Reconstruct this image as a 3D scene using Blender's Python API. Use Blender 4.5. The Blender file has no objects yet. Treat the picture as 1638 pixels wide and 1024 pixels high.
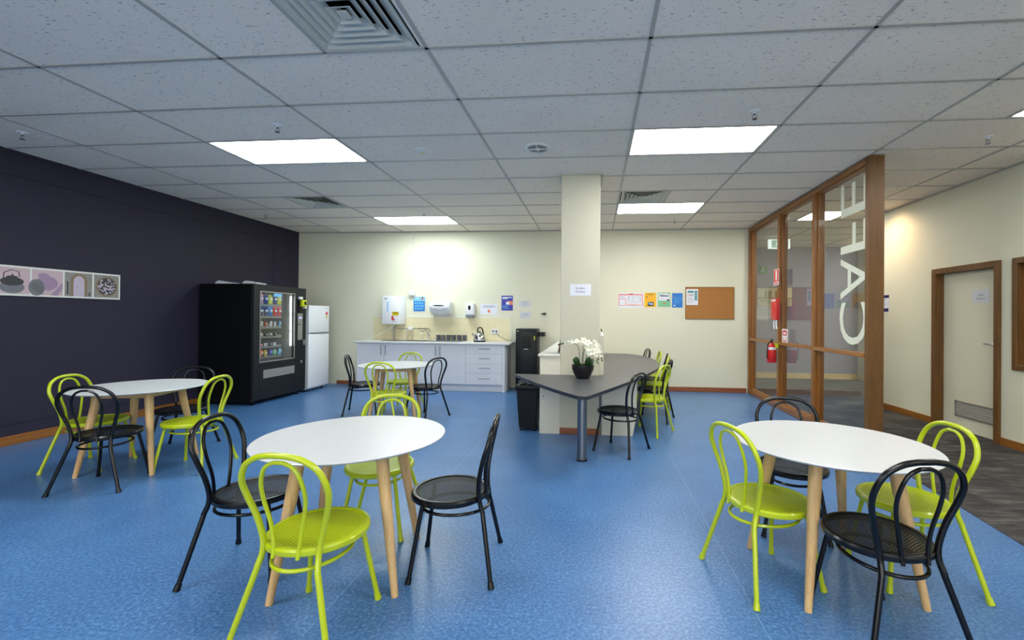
import bpy, bmesh, math, random
from mathutils import Vector, Matrix
PI = math.pi
random.seed(4)
scene = bpy.context.scene
COL = scene.collection

# ------------------------------------------------------------------ camera
W_PX, H_PX = 1638.0, 1024.0
F_PX, YAW, PITCH, ROLL = 703.9983, 0.0899, 0.0044, 0.0085
CX_PX, CY_PX, CAM_Z = 888.02, 505.265, 1.374
cy_, sy_, cp_, sp_, cr_, sr_ = math.cos(YAW), math.sin(YAW), math.cos(PITCH), math.sin(PITCH), math.cos(ROLL), math.sin(ROLL)
fwd = Vector((-sy_ * cp_, cy_ * cp_, sp_))
rgt = Vector((cy_, sy_, 0))
up = rgt.cross(fwd)
r2 = rgt * cr_ + up * sr_
u2 = -rgt * sr_ + up * cr_
cam_data = bpy.data.cameras.new('camera')
cam = bpy.data.objects.new('camera', cam_data)
COL.objects.link(cam)
m = Matrix.Identity(4)
for i in range(3):
    m[i][0], m[i][1], m[i][2] = r2[i], u2[i], -fwd[i]
m[2][3] = CAM_Z
cam.matrix_world = m
cam_data.sensor_width = 36.0
cam_data.lens = 36.0 * F_PX / W_PX
cam_data.shift_x = -(CX_PX - W_PX / 2) / W_PX
cam_data.shift_y = (CY_PX - H_PX / 2) / W_PX
cam_data.clip_start = 0.05
scene.camera = cam

# ------------------------------------------------------------------ view, world, lamps' strength
scene.view_settings.view_transform = 'Standard'
scene.view_settings.look = 'None'
scene.view_settings.gamma = 1.0
scene.view_settings.exposure = 0.06
world = bpy.data.worlds.new('world')
scene.world = world
world.use_nodes = True
world.node_tree.nodes['Background'].inputs[0].default_value = (0.6, 0.7, 0.8, 1)
world.node_tree.nodes['Background'].inputs[1].default_value = 0.05
PANEL_L = 23.0
FILL_WINDOW_L = 3.8  # glow of the windows added behind the viewer

# ------------------------------------------------------------------ room measures
XL, XR, YB, YF, ZC = -6.05, 4.513, 8.503, -3.6, 3.074
CX_END, CY_END = 8.2, 10.75          # far end of the corridor lobby
YRW = 7.5                            # where the right wall ends and the lobby opens
GX = [-7.8, -6.45, -5.141, -3.827, -2.478, -1.072, 0.323, 1.605, 2.797, 3.996, 5.2, 6.45, 7.7, 8.95]
GY0, GD = 2.688, 0.648

# ------------------------------------------------------------------ materials
def lin(c):
    c = c / 255.0
    return c / 12.92 if c <= 0.04045 else ((c + 0.055) / 1.055) ** 2.4
def rgb(r, g, b): return (lin(r), lin(g), lin(b), 1.0)

def new_mat(name):
    mt = bpy.data.materials.new(name); mt.use_nodes = True
    nt = mt.node_tree
    return mt, nt, nt.nodes['Principled BSDF']

def mat(name, col, rough=0.5, metal=0.0, bump=0.0, bscale=200.0, var=0.0, vscale=3.0, spec=None, coat=0.0):
    mt, nt, b = new_mat(name)
    b.inputs['Base Color'].default_value = col
    b.inputs['Roughness'].default_value = rough
    b.inputs['Metallic'].default_value = metal
    if coat: b.inputs['Coat Weight'].default_value = coat
    if spec is not None: b.inputs['Specular IOR Level'].default_value = spec
    tc = nt.nodes.new('ShaderNodeTexCoord')
    if var:
        n = nt.nodes.new('ShaderNodeTexNoise'); n.inputs['Scale'].default_value = vscale; n.inputs['Detail'].default_value = 3
        nt.links.new(tc.outputs['Object'], n.inputs['Vector'])
        r = nt.nodes.new('ShaderNodeMapRange'); r.inputs['To Min'].default_value = 1 - var; r.inputs['To Max'].default_value = 1 + var
        nt.links.new(n.outputs['Fac'], r.inputs['Value'])
        mx = nt.nodes.new('ShaderNodeVectorMath'); mx.operation = 'SCALE'
        mx.inputs[0].default_value = col[:3]
        nt.links.new(r.outputs[0], mx.inputs['Scale']); nt.links.new(mx.outputs[0], b.inputs['Base Color'])
    if bump:
        n = nt.nodes.new('ShaderNodeTexNoise'); n.inputs['Scale'].default_value = bscale; n.inputs['Detail'].default_value = 2
        nt.links.new(tc.outputs['Object'], n.inputs['Vector'])
        bp = nt.nodes.new('ShaderNodeBump'); bp.inputs['Strength'].default_value = bump; bp.inputs['Distance'].default_value = 0.002
        nt.links.new(n.outputs['Fac'], bp.inputs['Height']); nt.links.new(bp.outputs[0], b.inputs['Normal'])
    return mt

def emis(name, col, strength):
    mt, nt, b = new_mat(name)
    b.inputs['Base Color'].default_value = (0.8, 0.8, 0.8, 1)
    b.inputs['Emission Color'].default_value = col
    b.inputs['Emission Strength'].default_value = strength
    return mt

def ramp(nt, src, stops):
    r = nt.nodes.new('ShaderNodeValToRGB')
    while len(r.color_ramp.elements) < len(stops): r.color_ramp.elements.new(0.5)
    for e, (p, c) in zip(r.color_ramp.elements, stops): e.position = p; e.color = c
    nt.links.new(src, r.inputs['Fac'])
    return r

def mapped(nt, scale, coord='Object'):
    tc = nt.nodes.new('ShaderNodeTexCoord'); mp = nt.nodes.new('ShaderNodeMapping')
    mp.inputs['Scale'].default_value = scale
    nt.links.new(tc.outputs[coord], mp.inputs['Vector'])
    return mp.outputs[0]

def noise(nt, vec, scale, detail=2.0, rough=0.5):
    n = nt.nodes.new('ShaderNodeTexNoise'); n.inputs['Scale'].default_value = scale
    n.inputs['Detail'].default_value = detail; n.inputs['Roughness'].default_value = rough
    nt.links.new(vec, n.inputs['Vector'])
    return n.outputs['Fac']

def mixc(nt, fac, a, b, mode='MIX'):
    mx = nt.nodes.new('ShaderNodeMix'); mx.data_type = 'RGBA'; mx.blend_type = mode
    if isinstance(fac, (int, float)): mx.inputs[0].default_value = fac
    else: nt.links.new(fac, mx.inputs[0])
    for k, v in ((6, a), (7, b)):
        if isinstance(v, tuple): mx.inputs[k].default_value = v
        else: nt.links.new(v, mx.inputs[k])
    return mx.outputs[2]

def math_(nt, op, a, b=None, c=None):
    n = nt.nodes.new('ShaderNodeMath'); n.operation = op
    for i, v in enumerate((a, b, c)):
        if v is None: continue
        if isinstance(v, (int, float)): n.inputs[i].default_value = v
        else: nt.links.new(v, n.inputs[i])
    return n.outputs[0]

def wood(name, dark, light, rough=0.35, axis='z', scale=1.0, coat=0.15):
    mt, nt, b = new_mat(name)
    s = {'z': (14, 14, 0.7), 'x': (0.7, 14, 14), 'y': (14, 0.7, 14)}[axis]
    v = mapped(nt, tuple(k * scale for k in s))
    f = noise(nt, v, 3.0, 5, 0.6)
    r = ramp(nt, f, [(0.3, dark), (0.72, light)])
    f2 = noise(nt, mapped(nt, tuple(k * scale * 6 for k in s)), 4.0, 2)
    c = mixc(nt, 0.18, r.outputs[0], ramp(nt, f2, [(0.4, dark), (0.6, light)]).outputs[0])
    nt.links.new(c, b.inputs['Base Color'])
    b.inputs['Roughness'].default_value = rough
    b.inputs['Coat Weight'].default_value = coat
    return mt

M = {}
M['lime'] = mat('lime_paint', rgb(176, 192, 8), 0.28, coat=0.3)
M['black'] = mat('black_paint', rgb(7, 8, 11), 0.24, spec=0.4)
def perforated(name, col, rough, hole_r=0.24, pitch=0.0145, hole_shade=None):
    mt, nt, b = new_mat(name)
    b.inputs['Base Color'].default_value = col; b.inputs['Roughness'].default_value = rough
    b.inputs['Specular IOR Level'].default_value = 0.35
    tc = nt.nodes.new('ShaderNodeTexCoord'); sp = nt.nodes.new('ShaderNodeSeparateXYZ')
    nt.links.new(tc.outputs['Object'], sp.inputs[0])
    x = math_(nt, 'DIVIDE', sp.outputs[0], pitch); y = math_(nt, 'DIVIDE', sp.outputs[1], pitch)
    odd = math_(nt, 'MULTIPLY', math_(nt, 'MODULO', math_(nt, 'FLOOR', math_(nt, 'ADD', y, 200.0)), 2.0), 0.5)
    fx = math_(nt, 'SUBTRACT', math_(nt, 'FRACT', math_(nt, 'ADD', math_(nt, 'ADD', x, 200.0), odd)), 0.5)
    fy = math_(nt, 'SUBTRACT', math_(nt, 'FRACT', math_(nt, 'ADD', y, 200.0)), 0.5)
    d = math_(nt, 'SQRT', math_(nt, 'ADD', math_(nt, 'MULTIPLY', fx, fx), math_(nt, 'MULTIPLY', fy, fy)))
    rr = math_(nt, 'SQRT', math_(nt, 'ADD', math_(nt, 'POWER', sp.outputs[0], 2.0), math_(nt, 'POWER', sp.outputs[1], 2.0)))
    hole = math_(nt, 'MULTIPLY', math_(nt, 'LESS_THAN', d, hole_r), math_(nt, 'LESS_THAN', rr, 0.176))
    if hole_shade: nt.links.new(mixc(nt, hole, col, hole_shade), b.inputs['Base Color'])  # lime holes are opaque dots, the shade inside them put in as darker lime
    else: nt.links.new(math_(nt, 'SUBTRACT', 1.0, hole), b.inputs['Alpha'])
    return mt
M['lime_perf'] = perforated('lime_perforated', rgb(172, 188, 8), 0.38, 0.25, hole_shade=rgb(112, 124, 4))
M['black_perf'] = perforated('black_perforated', rgb(10, 11, 13), 0.5, 0.17)
M['table_white'] = mat('table_white', rgb(202, 204, 205), 0.32)
M['leg_wood'] = wood('pale_beech', rgb(186, 146, 92), rgb(218, 184, 132), 0.45, 'z', coat=0.05)
M['red_wood'] = wood('stained_timber', rgb(106, 64, 18), rgb(156, 99, 36), 0.32, 'z')
M['red_wood_y'] = wood('stained_timber_rail', rgb(112, 68, 22), rgb(164, 106, 42), 0.32, 'y')
M['red_wood_x'] = wood('stained_timber_skirting', rgb(116, 64, 30), rgb(158, 92, 50), 0.36, 'x')
M['dark_wood'] = wood('darker_timber', rgb(82, 54, 20), rgb(120, 80, 32), 0.5, 'z', coat=0.0)
M['pale_wood_x'] = wood('pale_skirting', rgb(186, 158, 108), rgb(206, 180, 130), 0.5, 'x')
M['cream'] = mat('cream_wall', rgb(217, 215, 192), 0.62, bump=0.08, bscale=350, var=0.015, vscale=1.5)
M['cream_col'] = mat('cream_column', rgb(196, 193, 172), 0.55, bump=0.05, bscale=350)
M['cream_panel'] = mat('cream_panel', rgb(214, 211, 194), 0.45)
M['purple'] = mat('aubergine_wall', rgb(45, 41, 58), 0.6, spec=0.25, bump=0.1, bscale=350, var=0.03, vscale=1.2)
M['lilac'] = mat('muted_purple_wall', rgb(126, 122, 142), 0.6, bump=0.05, bscale=300)
M['door'] = mat('door_paint', rgb(212, 208, 186), 0.4)
M['white_lam'] = mat('white_laminate', rgb(216, 218, 224), 0.4)
M['bench'] = mat('bench_top_laminate', rgb(214, 215, 214), 0.3)
M['white_pl'] = mat('white_plastic', rgb(228, 229, 232), 0.32)
M['grey_pl'] = mat('grey_plastic', rgb(120, 124, 130), 0.4)
M['offwhite'] = mat('off_white', rgb(222, 222, 214), 0.5)
M['steel'] = mat('brushed_steel', rgb(170, 172, 176), 0.28, 1.0)
M['chrome'] = mat('chrome', rgb(215, 217, 220), 0.08, 1.0)
M['handle'] = mat('handle_grey', rgb(112, 116, 126), 0.3, 0.9)
M['alu'] = mat('grey_aluminium', rgb(158, 156, 150), 0.42, 0.5)
M['dark'] = mat('dark_plastic', rgb(13, 14, 17), 0.4, spec=0.3)
M['leg_steel'] = mat('table_leg_steel', rgb(138, 140, 143), 0.33, 1.0)
M['vend'] = mat('vending_black', rgb(6, 7, 9), 0.5, spec=0.2, bump=0.05, bscale=600)
M['vend_front'] = mat('vending_charcoal', rgb(24, 26, 28), 0.45, spec=0.3, bump=0.05, bscale=600)
M['vend_in'] = mat('vending_interior', rgb(150, 146, 140), 0.5)
M['charcoal'] = mat('charcoal_laminate', rgb(76, 77, 82), 0.34, var=0.04, vscale=30)
M['charcoal_edge'] = mat('charcoal_edge', rgb(42, 46, 56), 0.4)
M['cup'] = mat('grey_cup', rgb(84, 86, 92), 0.5)
M['paper'] = mat('paper', rgb(222, 224, 232), 0.7)
M['paper2'] = mat('plain_paper', rgb(204, 206, 210), 0.7)
M['ink'] = mat('dark_blue_ink', rgb(48, 52, 104), 0.7)
M['ink_k'] = mat('black_ink', rgb(40, 42, 50), 0.7)
M['inkg'] = mat('grey_ink', rgb(150, 154, 164), 0.7)
M['blue'] = mat('poster_blue', rgb(34, 118, 196), 0.6)
M['blue_l'] = mat('poster_light_blue', rgb(120, 190, 232), 0.6)
M['navy'] = mat('navy', rgb(32, 38, 92), 0.6)
M['violet'] = mat('poster_violet_blue', rgb(58, 66, 160), 0.6)
M['skin'] = mat('poster_orange', rgb(226, 130, 100), 0.6)
M['yellow'] = mat('poster_yellow', rgb(238, 180, 20), 0.6)
M['green'] = mat('poster_green', rgb(120, 186, 140), 0.6)
M['teal'] = mat('poster_teal', rgb(70, 140, 146), 0.6)
M['red'] = mat('safety_red', rgb(206, 24, 24), 0.35, coat=0.3)
M['redp'] = mat('poster_red', rgb(222, 92, 84), 0.6)
M['maroon'] = mat('maroon', rgb(92, 58, 70), 0.7)
M['orange'] = mat('orange', rgb(226, 120, 40), 0.5)
M['acid'] = mat('card_reader_yellow', rgb(206, 214, 20), 0.4)
M['sticker'] = mat('yellow_label', rgb(206, 186, 0), 0.5)
M['gold'] = mat('gold', rgb(200, 170, 50), 0.5)
M['pink'] = mat('pink', rgb(210, 140, 170), 0.5)
M['leaf'] = mat('orchid_leaf', rgb(30, 62, 24), 0.35)
M['stem'] = mat('orchid_stem', rgb(72, 96, 48), 0.5)
M['petal'] = mat('orchid_petal', rgb(240, 240, 222), 0.55)
M['petal_c'] = mat('orchid_centre', rgb(214, 198, 92), 0.5)
M['soil'] = mat('soil', rgb(52, 42, 34), 0.9, bump=0.6, bscale=120)
M['pot'] = mat('black_pot', rgb(20, 20, 23), 0.38)
M['hole'] = mat('duct_dark', rgb(26, 27, 28), 0.8)
M['vent'] = mat('diffuser_paint', rgb(196, 196, 184), 0.5)
M['gridbar'] = mat('ceiling_bar', rgb(176, 172, 164), 0.45)
M['panel'] = emis('diffuser_glow', (1.0, 0.985, 0.95, 1), PANEL_L)
M['panel_cool'] = emis('diffuser_glow_cool', (0.88, 0.97, 1.0, 1), PANEL_L)
M['window_fill'] = emis('window_fill_glow', (0.95, 0.98, 1.0, 1), FILL_WINDOW_L)  # fill glow for the added windows
M['led'] = emis('vending_led', (0.86, 0.94, 1.0, 1), 9.0)
M['blue_led'] = emis('blue_display', (0.1, 0.08, 1.0, 1), 1.2)
M['exit_w'] = emis('exit_white', (0.9, 1.0, 1.0, 1), 0.9)
M['exit_g'] = emis('exit_green', (0.0, 0.36, 0.2, 1), 0.5)
M['warm_lamp'] = emis('warm_lamp', (1.0, 0.72, 0.36, 1), 10.0)
M['letter'] = mat('frosted_vinyl', rgb(214, 218, 200), 0.7)

# blue speckled vinyl floor
mt, nt, b = new_mat('blue_vinyl_floor'); M['floor'] = mt
v = mapped(nt, (1, 1, 1))
f1 = noise(nt, v, 62.0, 3, 0.75)
c1 = ramp(nt, f1, [(0.28, rgb(46, 88, 138)), (0.5, rgb(74, 119, 170)), (0.72, rgb(112, 156, 204))])
f2 = noise(nt, v, 2.0, 4, 0.6)
c2 = ramp(nt, f2, [(0.3, rgb(226, 230, 236)), (0.7, (1, 1, 1, 1))])
col = mixc(nt, 1.0, c1.outputs[0], c2.outputs[0], 'MULTIPLY')
tc = nt.nodes.new('ShaderNodeTexCoord'); sp = nt.nodes.new('ShaderNodeSeparateXYZ'); nt.links.new(tc.outputs['Object'], sp.inputs[0])
sm = math_(nt, 'ABSOLUTE', math_(nt, 'SUBTRACT', math_(nt, 'MODULO', math_(nt, 'ADD', sp.outputs[0], 9.24), 2.0), 0.0))
seam = math_(nt, 'LESS_THAN', sm, 0.003)
col = mixc(nt, math_(nt, 'MULTIPLY', seam, 0.45), col, rgb(150, 190, 224))
nt.links.new(col, b.inputs['Base Color'])
b.inputs['Roughness'].default_value = 0.32

# dark streaky carpet tiles
mt, nt, b = new_mat('carpet_tiles'); M['carpet'] = mt
v = mapped(nt, (1.2, 7.0, 1))
f = noise(nt, v, 2.6, 5, 0.65)
c = ramp(nt, f, [(0.38, rgb(44, 42, 42)), (0.52, rgb(66, 64, 62)), (0.66, rgb(100, 97, 92))])
ck = nt.nodes.new('ShaderNodeTexChecker'); ck.inputs['Scale'].default_value = 2.0
ck.inputs['Color1'].default_value = (1, 1, 1, 1); ck.inputs['Color2'].default_value = (0.62, 0.62, 0.64, 1)
nt.links.new(mapped(nt, (1, 1, 1)), ck.inputs['Vector'])
c = mixc(nt, 1.0, c.outputs[0], ck.outputs[0], 'MULTIPLY')
g = ramp(nt, noise(nt, mapped(nt, (1, 1, 1)), 400, 2), [(0.3, (0.6,) * 3 + (1,)), (0.7, (1.3,) * 3 + (1,))])
c = mixc(nt, 1.0, c, g.outputs[0], 'MULTIPLY')
nt.links.new(c, b.inputs['Base Color']); b.inputs['Roughness'].default_value = 0.95

# fissured mineral-fibre ceiling tile
mt, nt, b = new_mat('ceiling_tile'); M['tile'] = mt
base = rgb(246, 235, 220)
v = mapped(nt, (1.0, 2.4, 1))
n1 = noise(nt, v, 30, 4, 0.72)
spots = ramp(nt, n1, [(0.0, (1, 1, 1, 1)), (0.352, (1, 1, 1, 1)), (0.382, (0, 0, 0, 1))])
n2 = noise(nt, mapped(nt, (1, 1, 1)), 1.3, 3)
shade = ramp(nt, n2, [(0.3, rgb(240, 229, 214)), (0.7, base)])
c = mixc(nt, spots.outputs[0], shade.outputs[0], rgb(140, 136, 130))
nt.links.new(c, b.inputs['Base Color']); b.inputs['Roughness'].default_value = 0.9
bp = nt.nodes.new('ShaderNodeBump'); bp.inputs['Strength'].default_value = 0.5; bp.inputs['Distance'].default_value = 0.003
nt.links.new(noise(nt, v, 70, 4, 0.7), bp.inputs['Height']); nt.links.new(bp.outputs[0], b.inputs['Normal'])

# cork
mt, nt, b = new_mat('cork'); M['cork'] = mt
c = ramp(nt, noise(nt, mapped(nt, (1, 1, 1)), 160, 4, 0.7), [(0.3, rgb(140, 92, 46)), (0.6, rgb(178, 122, 64)), (0.8, rgb(192, 140, 82))])
nt.links.new(c.outputs[0], b.inputs['Base Color']); b.inputs['Roughness'].default_value = 0.9

# kitchen wall tile
mt, nt, b = new_mat('cream_wall_tile'); M['wtile'] = mt
br = nt.nodes.new('ShaderNodeTexBrick'); br.offset = 0.0
br.inputs['Color1'].default_value = rgb(226, 216, 176); br.inputs['Color2'].default_value = rgb(222, 211, 170)
br.inputs['Mortar'].default_value = rgb(212, 203, 164); br.inputs['Scale'].default_value = 1.0
br.inputs['Mortar Size'].default_value = 0.003; br.inputs['Brick Width'].default_value = 0.15; br.inputs['Row Height'].default_value = 0.155
tc = nt.nodes.new('ShaderNodeTexCoord'); sp = nt.nodes.new('ShaderNodeSeparateXYZ'); cb = nt.nodes.new('ShaderNodeCombineXYZ')
nt.links.new(tc.outputs['Object'], sp.inputs[0]); nt.links.new(sp.outputs[0], cb.inputs[0]); nt.links.new(sp.outputs[2], cb.inputs[1])
nt.links.new(cb.outputs[0], br.inputs['Vector']); nt.links.new(br.outputs['Color'], b.inputs['Base Color'])
b.inputs['Roughness'].default_value = 0.25

# clear glass: see-through with Fresnel reflection
def glass(name, tint=(1, 1, 1, 1), ior=1.5, boost=1.0):
    mt = bpy.data.materials.new(name); mt.use_nodes = True; nt = mt.node_tree; nt.nodes.clear()
    out = nt.nodes.new('ShaderNodeOutputMaterial'); mx = nt.nodes.new('ShaderNodeMixShader')
    tr = nt.nodes.new('ShaderNodeBsdfTransparent'); tr.inputs[0].default_value = tint
    gl = nt.nodes.new('ShaderNodeBsdfGlossy'); gl.inputs['Roughness'].default_value = 0.0
    fr = nt.nodes.new('ShaderNodeFresnel'); fr.inputs['IOR'].default_value = ior
    ge = nt.nodes.new('ShaderNodeNewGeometry')
    nt.links.new(math_(nt, 'MULTIPLY', math_(nt, 'MULTIPLY', fr.outputs[0], boost), math_(nt, 'SUBTRACT', 1.0, ge.outputs['Backfacing'])), mx.inputs[0])
    nt.links.new(tr.outputs[0], mx.inputs[1]); nt.links.new(gl.outputs[0], mx.inputs[2]); nt.links.new(mx.outputs[0], out.inputs[0])
    return mt
M['glass'] = glass('clear_glass', (0.93, 0.95, 0.94, 1), 1.5, 1.6)

# ------------------------------------------------------------------ mesh helpers
class MB:
    def __init__(s): s.bm = bmesh.new(); s.mi = 0
    def _tag(s, faces):
        for f in faces: f.material_index = s.mi
    def box(s, x0, x1, y0, y1, z0, z1, bev=0.0, seg=1):
        bm = s.bm
        vs = [bm.verts.new((x, y, z)) for x in (x0, x1) for y in (y0, y1) for z in (z0, z1)]
        q = [(0, 1, 3, 2), (4, 6, 7, 5), (0, 4, 5, 1), (2, 3, 7, 6), (0, 2, 6, 4), (1, 5, 7, 3)]
        fs = [bm.faces.new([vs[i] for i in f]) for f in q]
        s._tag(fs)
        if bev > 0:
            es = list({e for f in fs for e in f.edges})
            r = bmesh.ops.bevel(bm, geom=es, offset=bev, segments=seg, affect='EDGES', profile=0.5)
            s._tag(r['faces'])
        return s
    def quad(s, pts):
        f = s.bm.faces.new([s.bm.verts.new(p) for p in pts]); s._tag([f]); return s
    def prism(s, poly, z0, z1, bev=0.0, seg=2):
        bm = s.bm
        a = [bm.verts.new((x, y, z0)) for x, y in poly]; b_ = [bm.verts.new((x, y, z1)) for x, y in poly]
        n = len(poly); fs = [bm.faces.new(a[::-1]), bm.faces.new(b_)]
        for i in range(n): fs.append(bm.faces.new((a[i], a[(i + 1) % n], b_[(i + 1) % n], b_[i])))
        s._tag(fs)
        if bev:
            es = [e for e in fs[0].edges] + [e for e in fs[1].edges]
            r = bmesh.ops.bevel(bm, geom=es, offset=bev, segments=seg, affect='EDGES'); s._tag(r['faces'])
        return s
    def lathe(s, prof, segs=32, c=(0, 0, 0), mat4=None, cap=True):
        bm = s.bm; rings = []
        for r, z in prof:
            if r < 1e-6: rings.append([bm.verts.new((0, 0, z))])
            else: rings.append([bm.verts.new((r * math.cos(2 * PI * k / segs), r * math.sin(2 * PI * k / segs), z)) for k in range(segs)])
        fs = []
        for a, b_ in zip(rings, rings[1:]):
            for k in range(segs):
                k2 = (k + 1) % segs
                if len(a) == 1 and len(b_) == 1: continue
                if len(a) == 1: fs.append(bm.faces.new((a[0], b_[k2], b_[k])))
                elif len(b_) == 1: fs.append(bm.faces.new((a[k], a[k2], b_[0])))
                else: fs.append(bm.faces.new((a[k], a[k2], b_[k2], b_[k])))
        if cap:
            for rg, rev in ((rings[0], True), (rings[-1], False)):
                if len(rg) > 1: fs.append(bm.faces.new(rg[::-1] if rev else rg))
        s._tag(fs)
        T = (mat4 if mat4 is not None else Matrix.Identity(4))
        vs = [v_ for rg in rings for v_ in rg]
        for v_ in vs: v_.co = (T @ v_.co) + Vector(c)
        return s
    def tube(s, pts, r, segs=10, closed=False, cap=True):
        bm = s.bm; P = [Vector(p) for p in pts]; n = len(P)
        rad = r if isinstance(r, (list, tuple)) else [r] * n
        T = []
        for i in range(n):
            if closed: t = P[(i + 1) % n] - P[i - 1]
            else: t = P[min(i + 1, n - 1)] - P[max(i - 1, 0)]
            T.append(t.normalized())
        nrm = T[0].orthogonal().normalized(); rings = []
        for i in range(n):
            if i:
                ax = T[i - 1].cross(T[i])
                if ax.length > 1e-9: nrm = Matrix.Rotation(T[i - 1].angle(T[i]), 3, ax.normalized()) @ nrm
            nrm = (nrm - T[i] * nrm.dot(T[i])).normalized(); bi = T[i].cross(nrm)
            rings.append([bm.verts.new(P[i] + rad[i] * (nrm * math.cos(2 * PI * k / segs) + bi * math.sin(2 * PI * k / segs))) for k in range(segs)])
        off = 0
        if closed:
            best = 1e9
            for o in range(segs):
                d = sum((rings[-1][k].co - rings[0][(k + o) % segs].co).length for k in range(segs))
                if d < best: best, off = d, o
        fs = []
        for i in range(n if closed else n - 1):
            a, b_ = rings[i], rings[(i + 1) % n]; o = off if (closed and i == n - 1) else 0
            for k in range(segs): fs.append(bm.faces.new((a[k], a[(k + 1) % segs], b_[(k + 1 + o) % segs], b_[(k + o) % segs])))
        if cap and not closed: fs.append(bm.faces.new(rings[0][::-1])); fs.append(bm.faces.new(rings[-1]))
        s._tag(fs); return s
    def blob(s, c, rx, ry, rz, u=10, v=8, rot=None):
        r = bmesh.ops.create_uvsphere(s.bm, u_segments=u, v_segments=v, radius=1.0)
        for w in r['verts']:
            p = Vector((w.co.x * rx, w.co.y * ry, w.co.z * rz))
            if rot is not None: p = rot @ p
            w.co = p + Vector(c)
        s._tag({f for w in r['verts'] for f in w.link_faces}); return s
    def text(s, body, size, fn, depth=0.0006):
        """letters of the text, each vertex (x, y) passed through fn(x, y, d) -> point; d is 0 or 1 for back or front"""
        cu = bpy.data.curves.new('t', 'FONT'); cu.body = body; cu.size = size; cu.align_x = 'CENTER'; cu.resolution_u = 4
        ob = bpy.data.objects.new('t', cu); COL.objects.link(ob)
        dg = bpy.context.evaluated_depsgraph_get(); me = ob.evaluated_get(dg).to_mesh()
        vs = [s.bm.verts.new(fn(v_.co.x, v_.co.y)) for v_ in me.vertices]
        fs = []
        for p in me.polygons:
            try: fs.append(s.bm.faces.new([vs[i] for i in p.vertices]))
            except ValueError: pass
        s._tag(fs)
        ob.evaluated_get(dg).to_mesh_clear(); bpy.data.objects.remove(ob); bpy.data.curves.remove(cu)
        return s
    def build(s, name, mats, parent=None, loc=None, rz=0.0, smooth=True, angle=35):
        me = bpy.data.meshes.new(name)
        bmesh.ops.recalc_face_normals(s.bm, faces=s.bm.faces)
        s.bm.to_mesh(me); s.bm.free()
        for mm in (mats if isinstance(mats, (list, tuple)) else [mats]): me.materials.append(M[mm] if isinstance(mm, str) else mm)
        if smooth:
            me.polygons.foreach_set('use_smooth', [True] * len(me.polygons))
            me.set_sharp_from_angle(angle=math.radians(angle))
        o = bpy.data.objects.new(name, me); COL.objects.link(o)
        if loc is not None: o.location = loc
        o.rotation_euler = (0, 0, rz)
        if parent is not None: o.parent = parent
        return o

def tag(o, label=None, cat=None, group=None, kind=None):
    if label: o['label'] = label
    if cat: o['category'] = cat
    if group: o['group'] = group
    if kind: o['kind'] = kind
    return o
def thing(name, label, cat, loc=(0, 0, 0), rz=0.0, group=None):
    o = bpy.data.objects.new(name, None); COL.objects.link(o); o.empty_display_size = 0.1
    o.location = loc; o.rotation_euler = (0, 0, rz)
    return tag(o, label, cat, group)
def structure(name, label=None, loc=(0, 0, 0), rz=0.0):
    o = bpy.data.objects.new(name, None); COL.objects.link(o); o.location = loc; o.rotation_euler = (0, 0, rz)
    return tag(o, label, None, None, 'structure')
def copy_tree(o, parent=None):
    c = o.copy(); COL.objects.link(c); c.parent = parent
    for ch in list(o.children): copy_tree(ch, c)
    return c
def B(*a, **k): return MB().box(*a, **k)

# ================================================================== ROOM SHELL
def shell(name, mb, mats, label):
    return tag(mb.build(name, mats, smooth=False), label, None, None, 'structure')
shell('floor', B(XL - 0.1, 2.86, YF, YB + 0.1, -0.1, 0.0), 'floor', 'blue speckled vinyl floor')
cp = [(2.86, 10.85), (2.86, 4.8), (2.62, 2.9), (2.2, 0.0), (1.7, YF), (XR + 0.1, YF), (XR + 0.1, YRW), (CX_END, YRW), (CX_END, 10.85)]
shell('carpet_floor', MB().prism(cp, -0.09, 0.004), 'carpet', 'dark grey streaked carpet tiles of the corridor')
shell('wall_left', B(XL - 0.15, XL, YF, YB + 0.1, 0, ZC + 0.3), 'purple', 'dark aubergine painted wall')
shell('wall_back', B(XL, 2.90, YB, YB + 0.12, 0, ZC + 0.3), 'cream', 'cream painted back wall of the kitchen')
# right wall with door opening and window opening
DY0, DY1, DZ = 5.386, 6.26, 2.0
WY0, WY1, WZ0, WZ1 = 3.6, 5.14, 0.90, 2.01
mb = MB()
for y0, y1, z0, z1 in ((DY1, YRW, 0, ZC + .3), (DY0, DY1, DZ, ZC + .3), (WY1, DY0, 0, ZC + .3), (WY0, WY1, 0, WZ0), (WY0, WY1, WZ1, ZC + .3), (YF, WY0, 0, ZC + .3)):
    mb.box(XR, XR + 0.16, y0, y1, z0, z1)
shell('wall_right', mb, 'cream', 'cream wall of the corridor with the study room door')
mb = MB()
WFX = [(-5.4, -2.6), (-2.2, 0.6), (1.0, 3.8)]
xx = XL
for a, b_ in WFX + [(XR, XR)]:
    mb.box(xx, a, YF - 0.12, YF, 0, ZC + 0.3); xx = b_
for a, b_ in WFX: mb.box(a, b_, YF - .12, YF, 0, .9).box(a, b_, YF - .12, YF, 2.75, ZC + .3)
shell('wall_front', mb, 'cream', 'cream wall with added glowing windows behind the viewer')
for i, (a, b_) in enumerate(WFX):  # made-up windows, their glow added to lift the ceiling and the room
    wn = structure('window_%d' % (i + 3), 'added glowing window behind the viewer, fills the room with light')
    B(a, b_, YF - .08, YF - .07, .9, 2.75).build('pane', 'window_fill', wn)
    MB().box(a, a + .05, YF - .1, YF - .03, .9, 2.75).box(b_ - .05, b_, YF - .1, YF - .03, .9, 2.75).box(a + .05, b_ - .05, YF - .1, YF - .03, .9, .95).box(a + .05, b_ - .05, YF - .1, YF - .03, 2.70, 2.75).build('window_frame', 'red_wood', wn)
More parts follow.
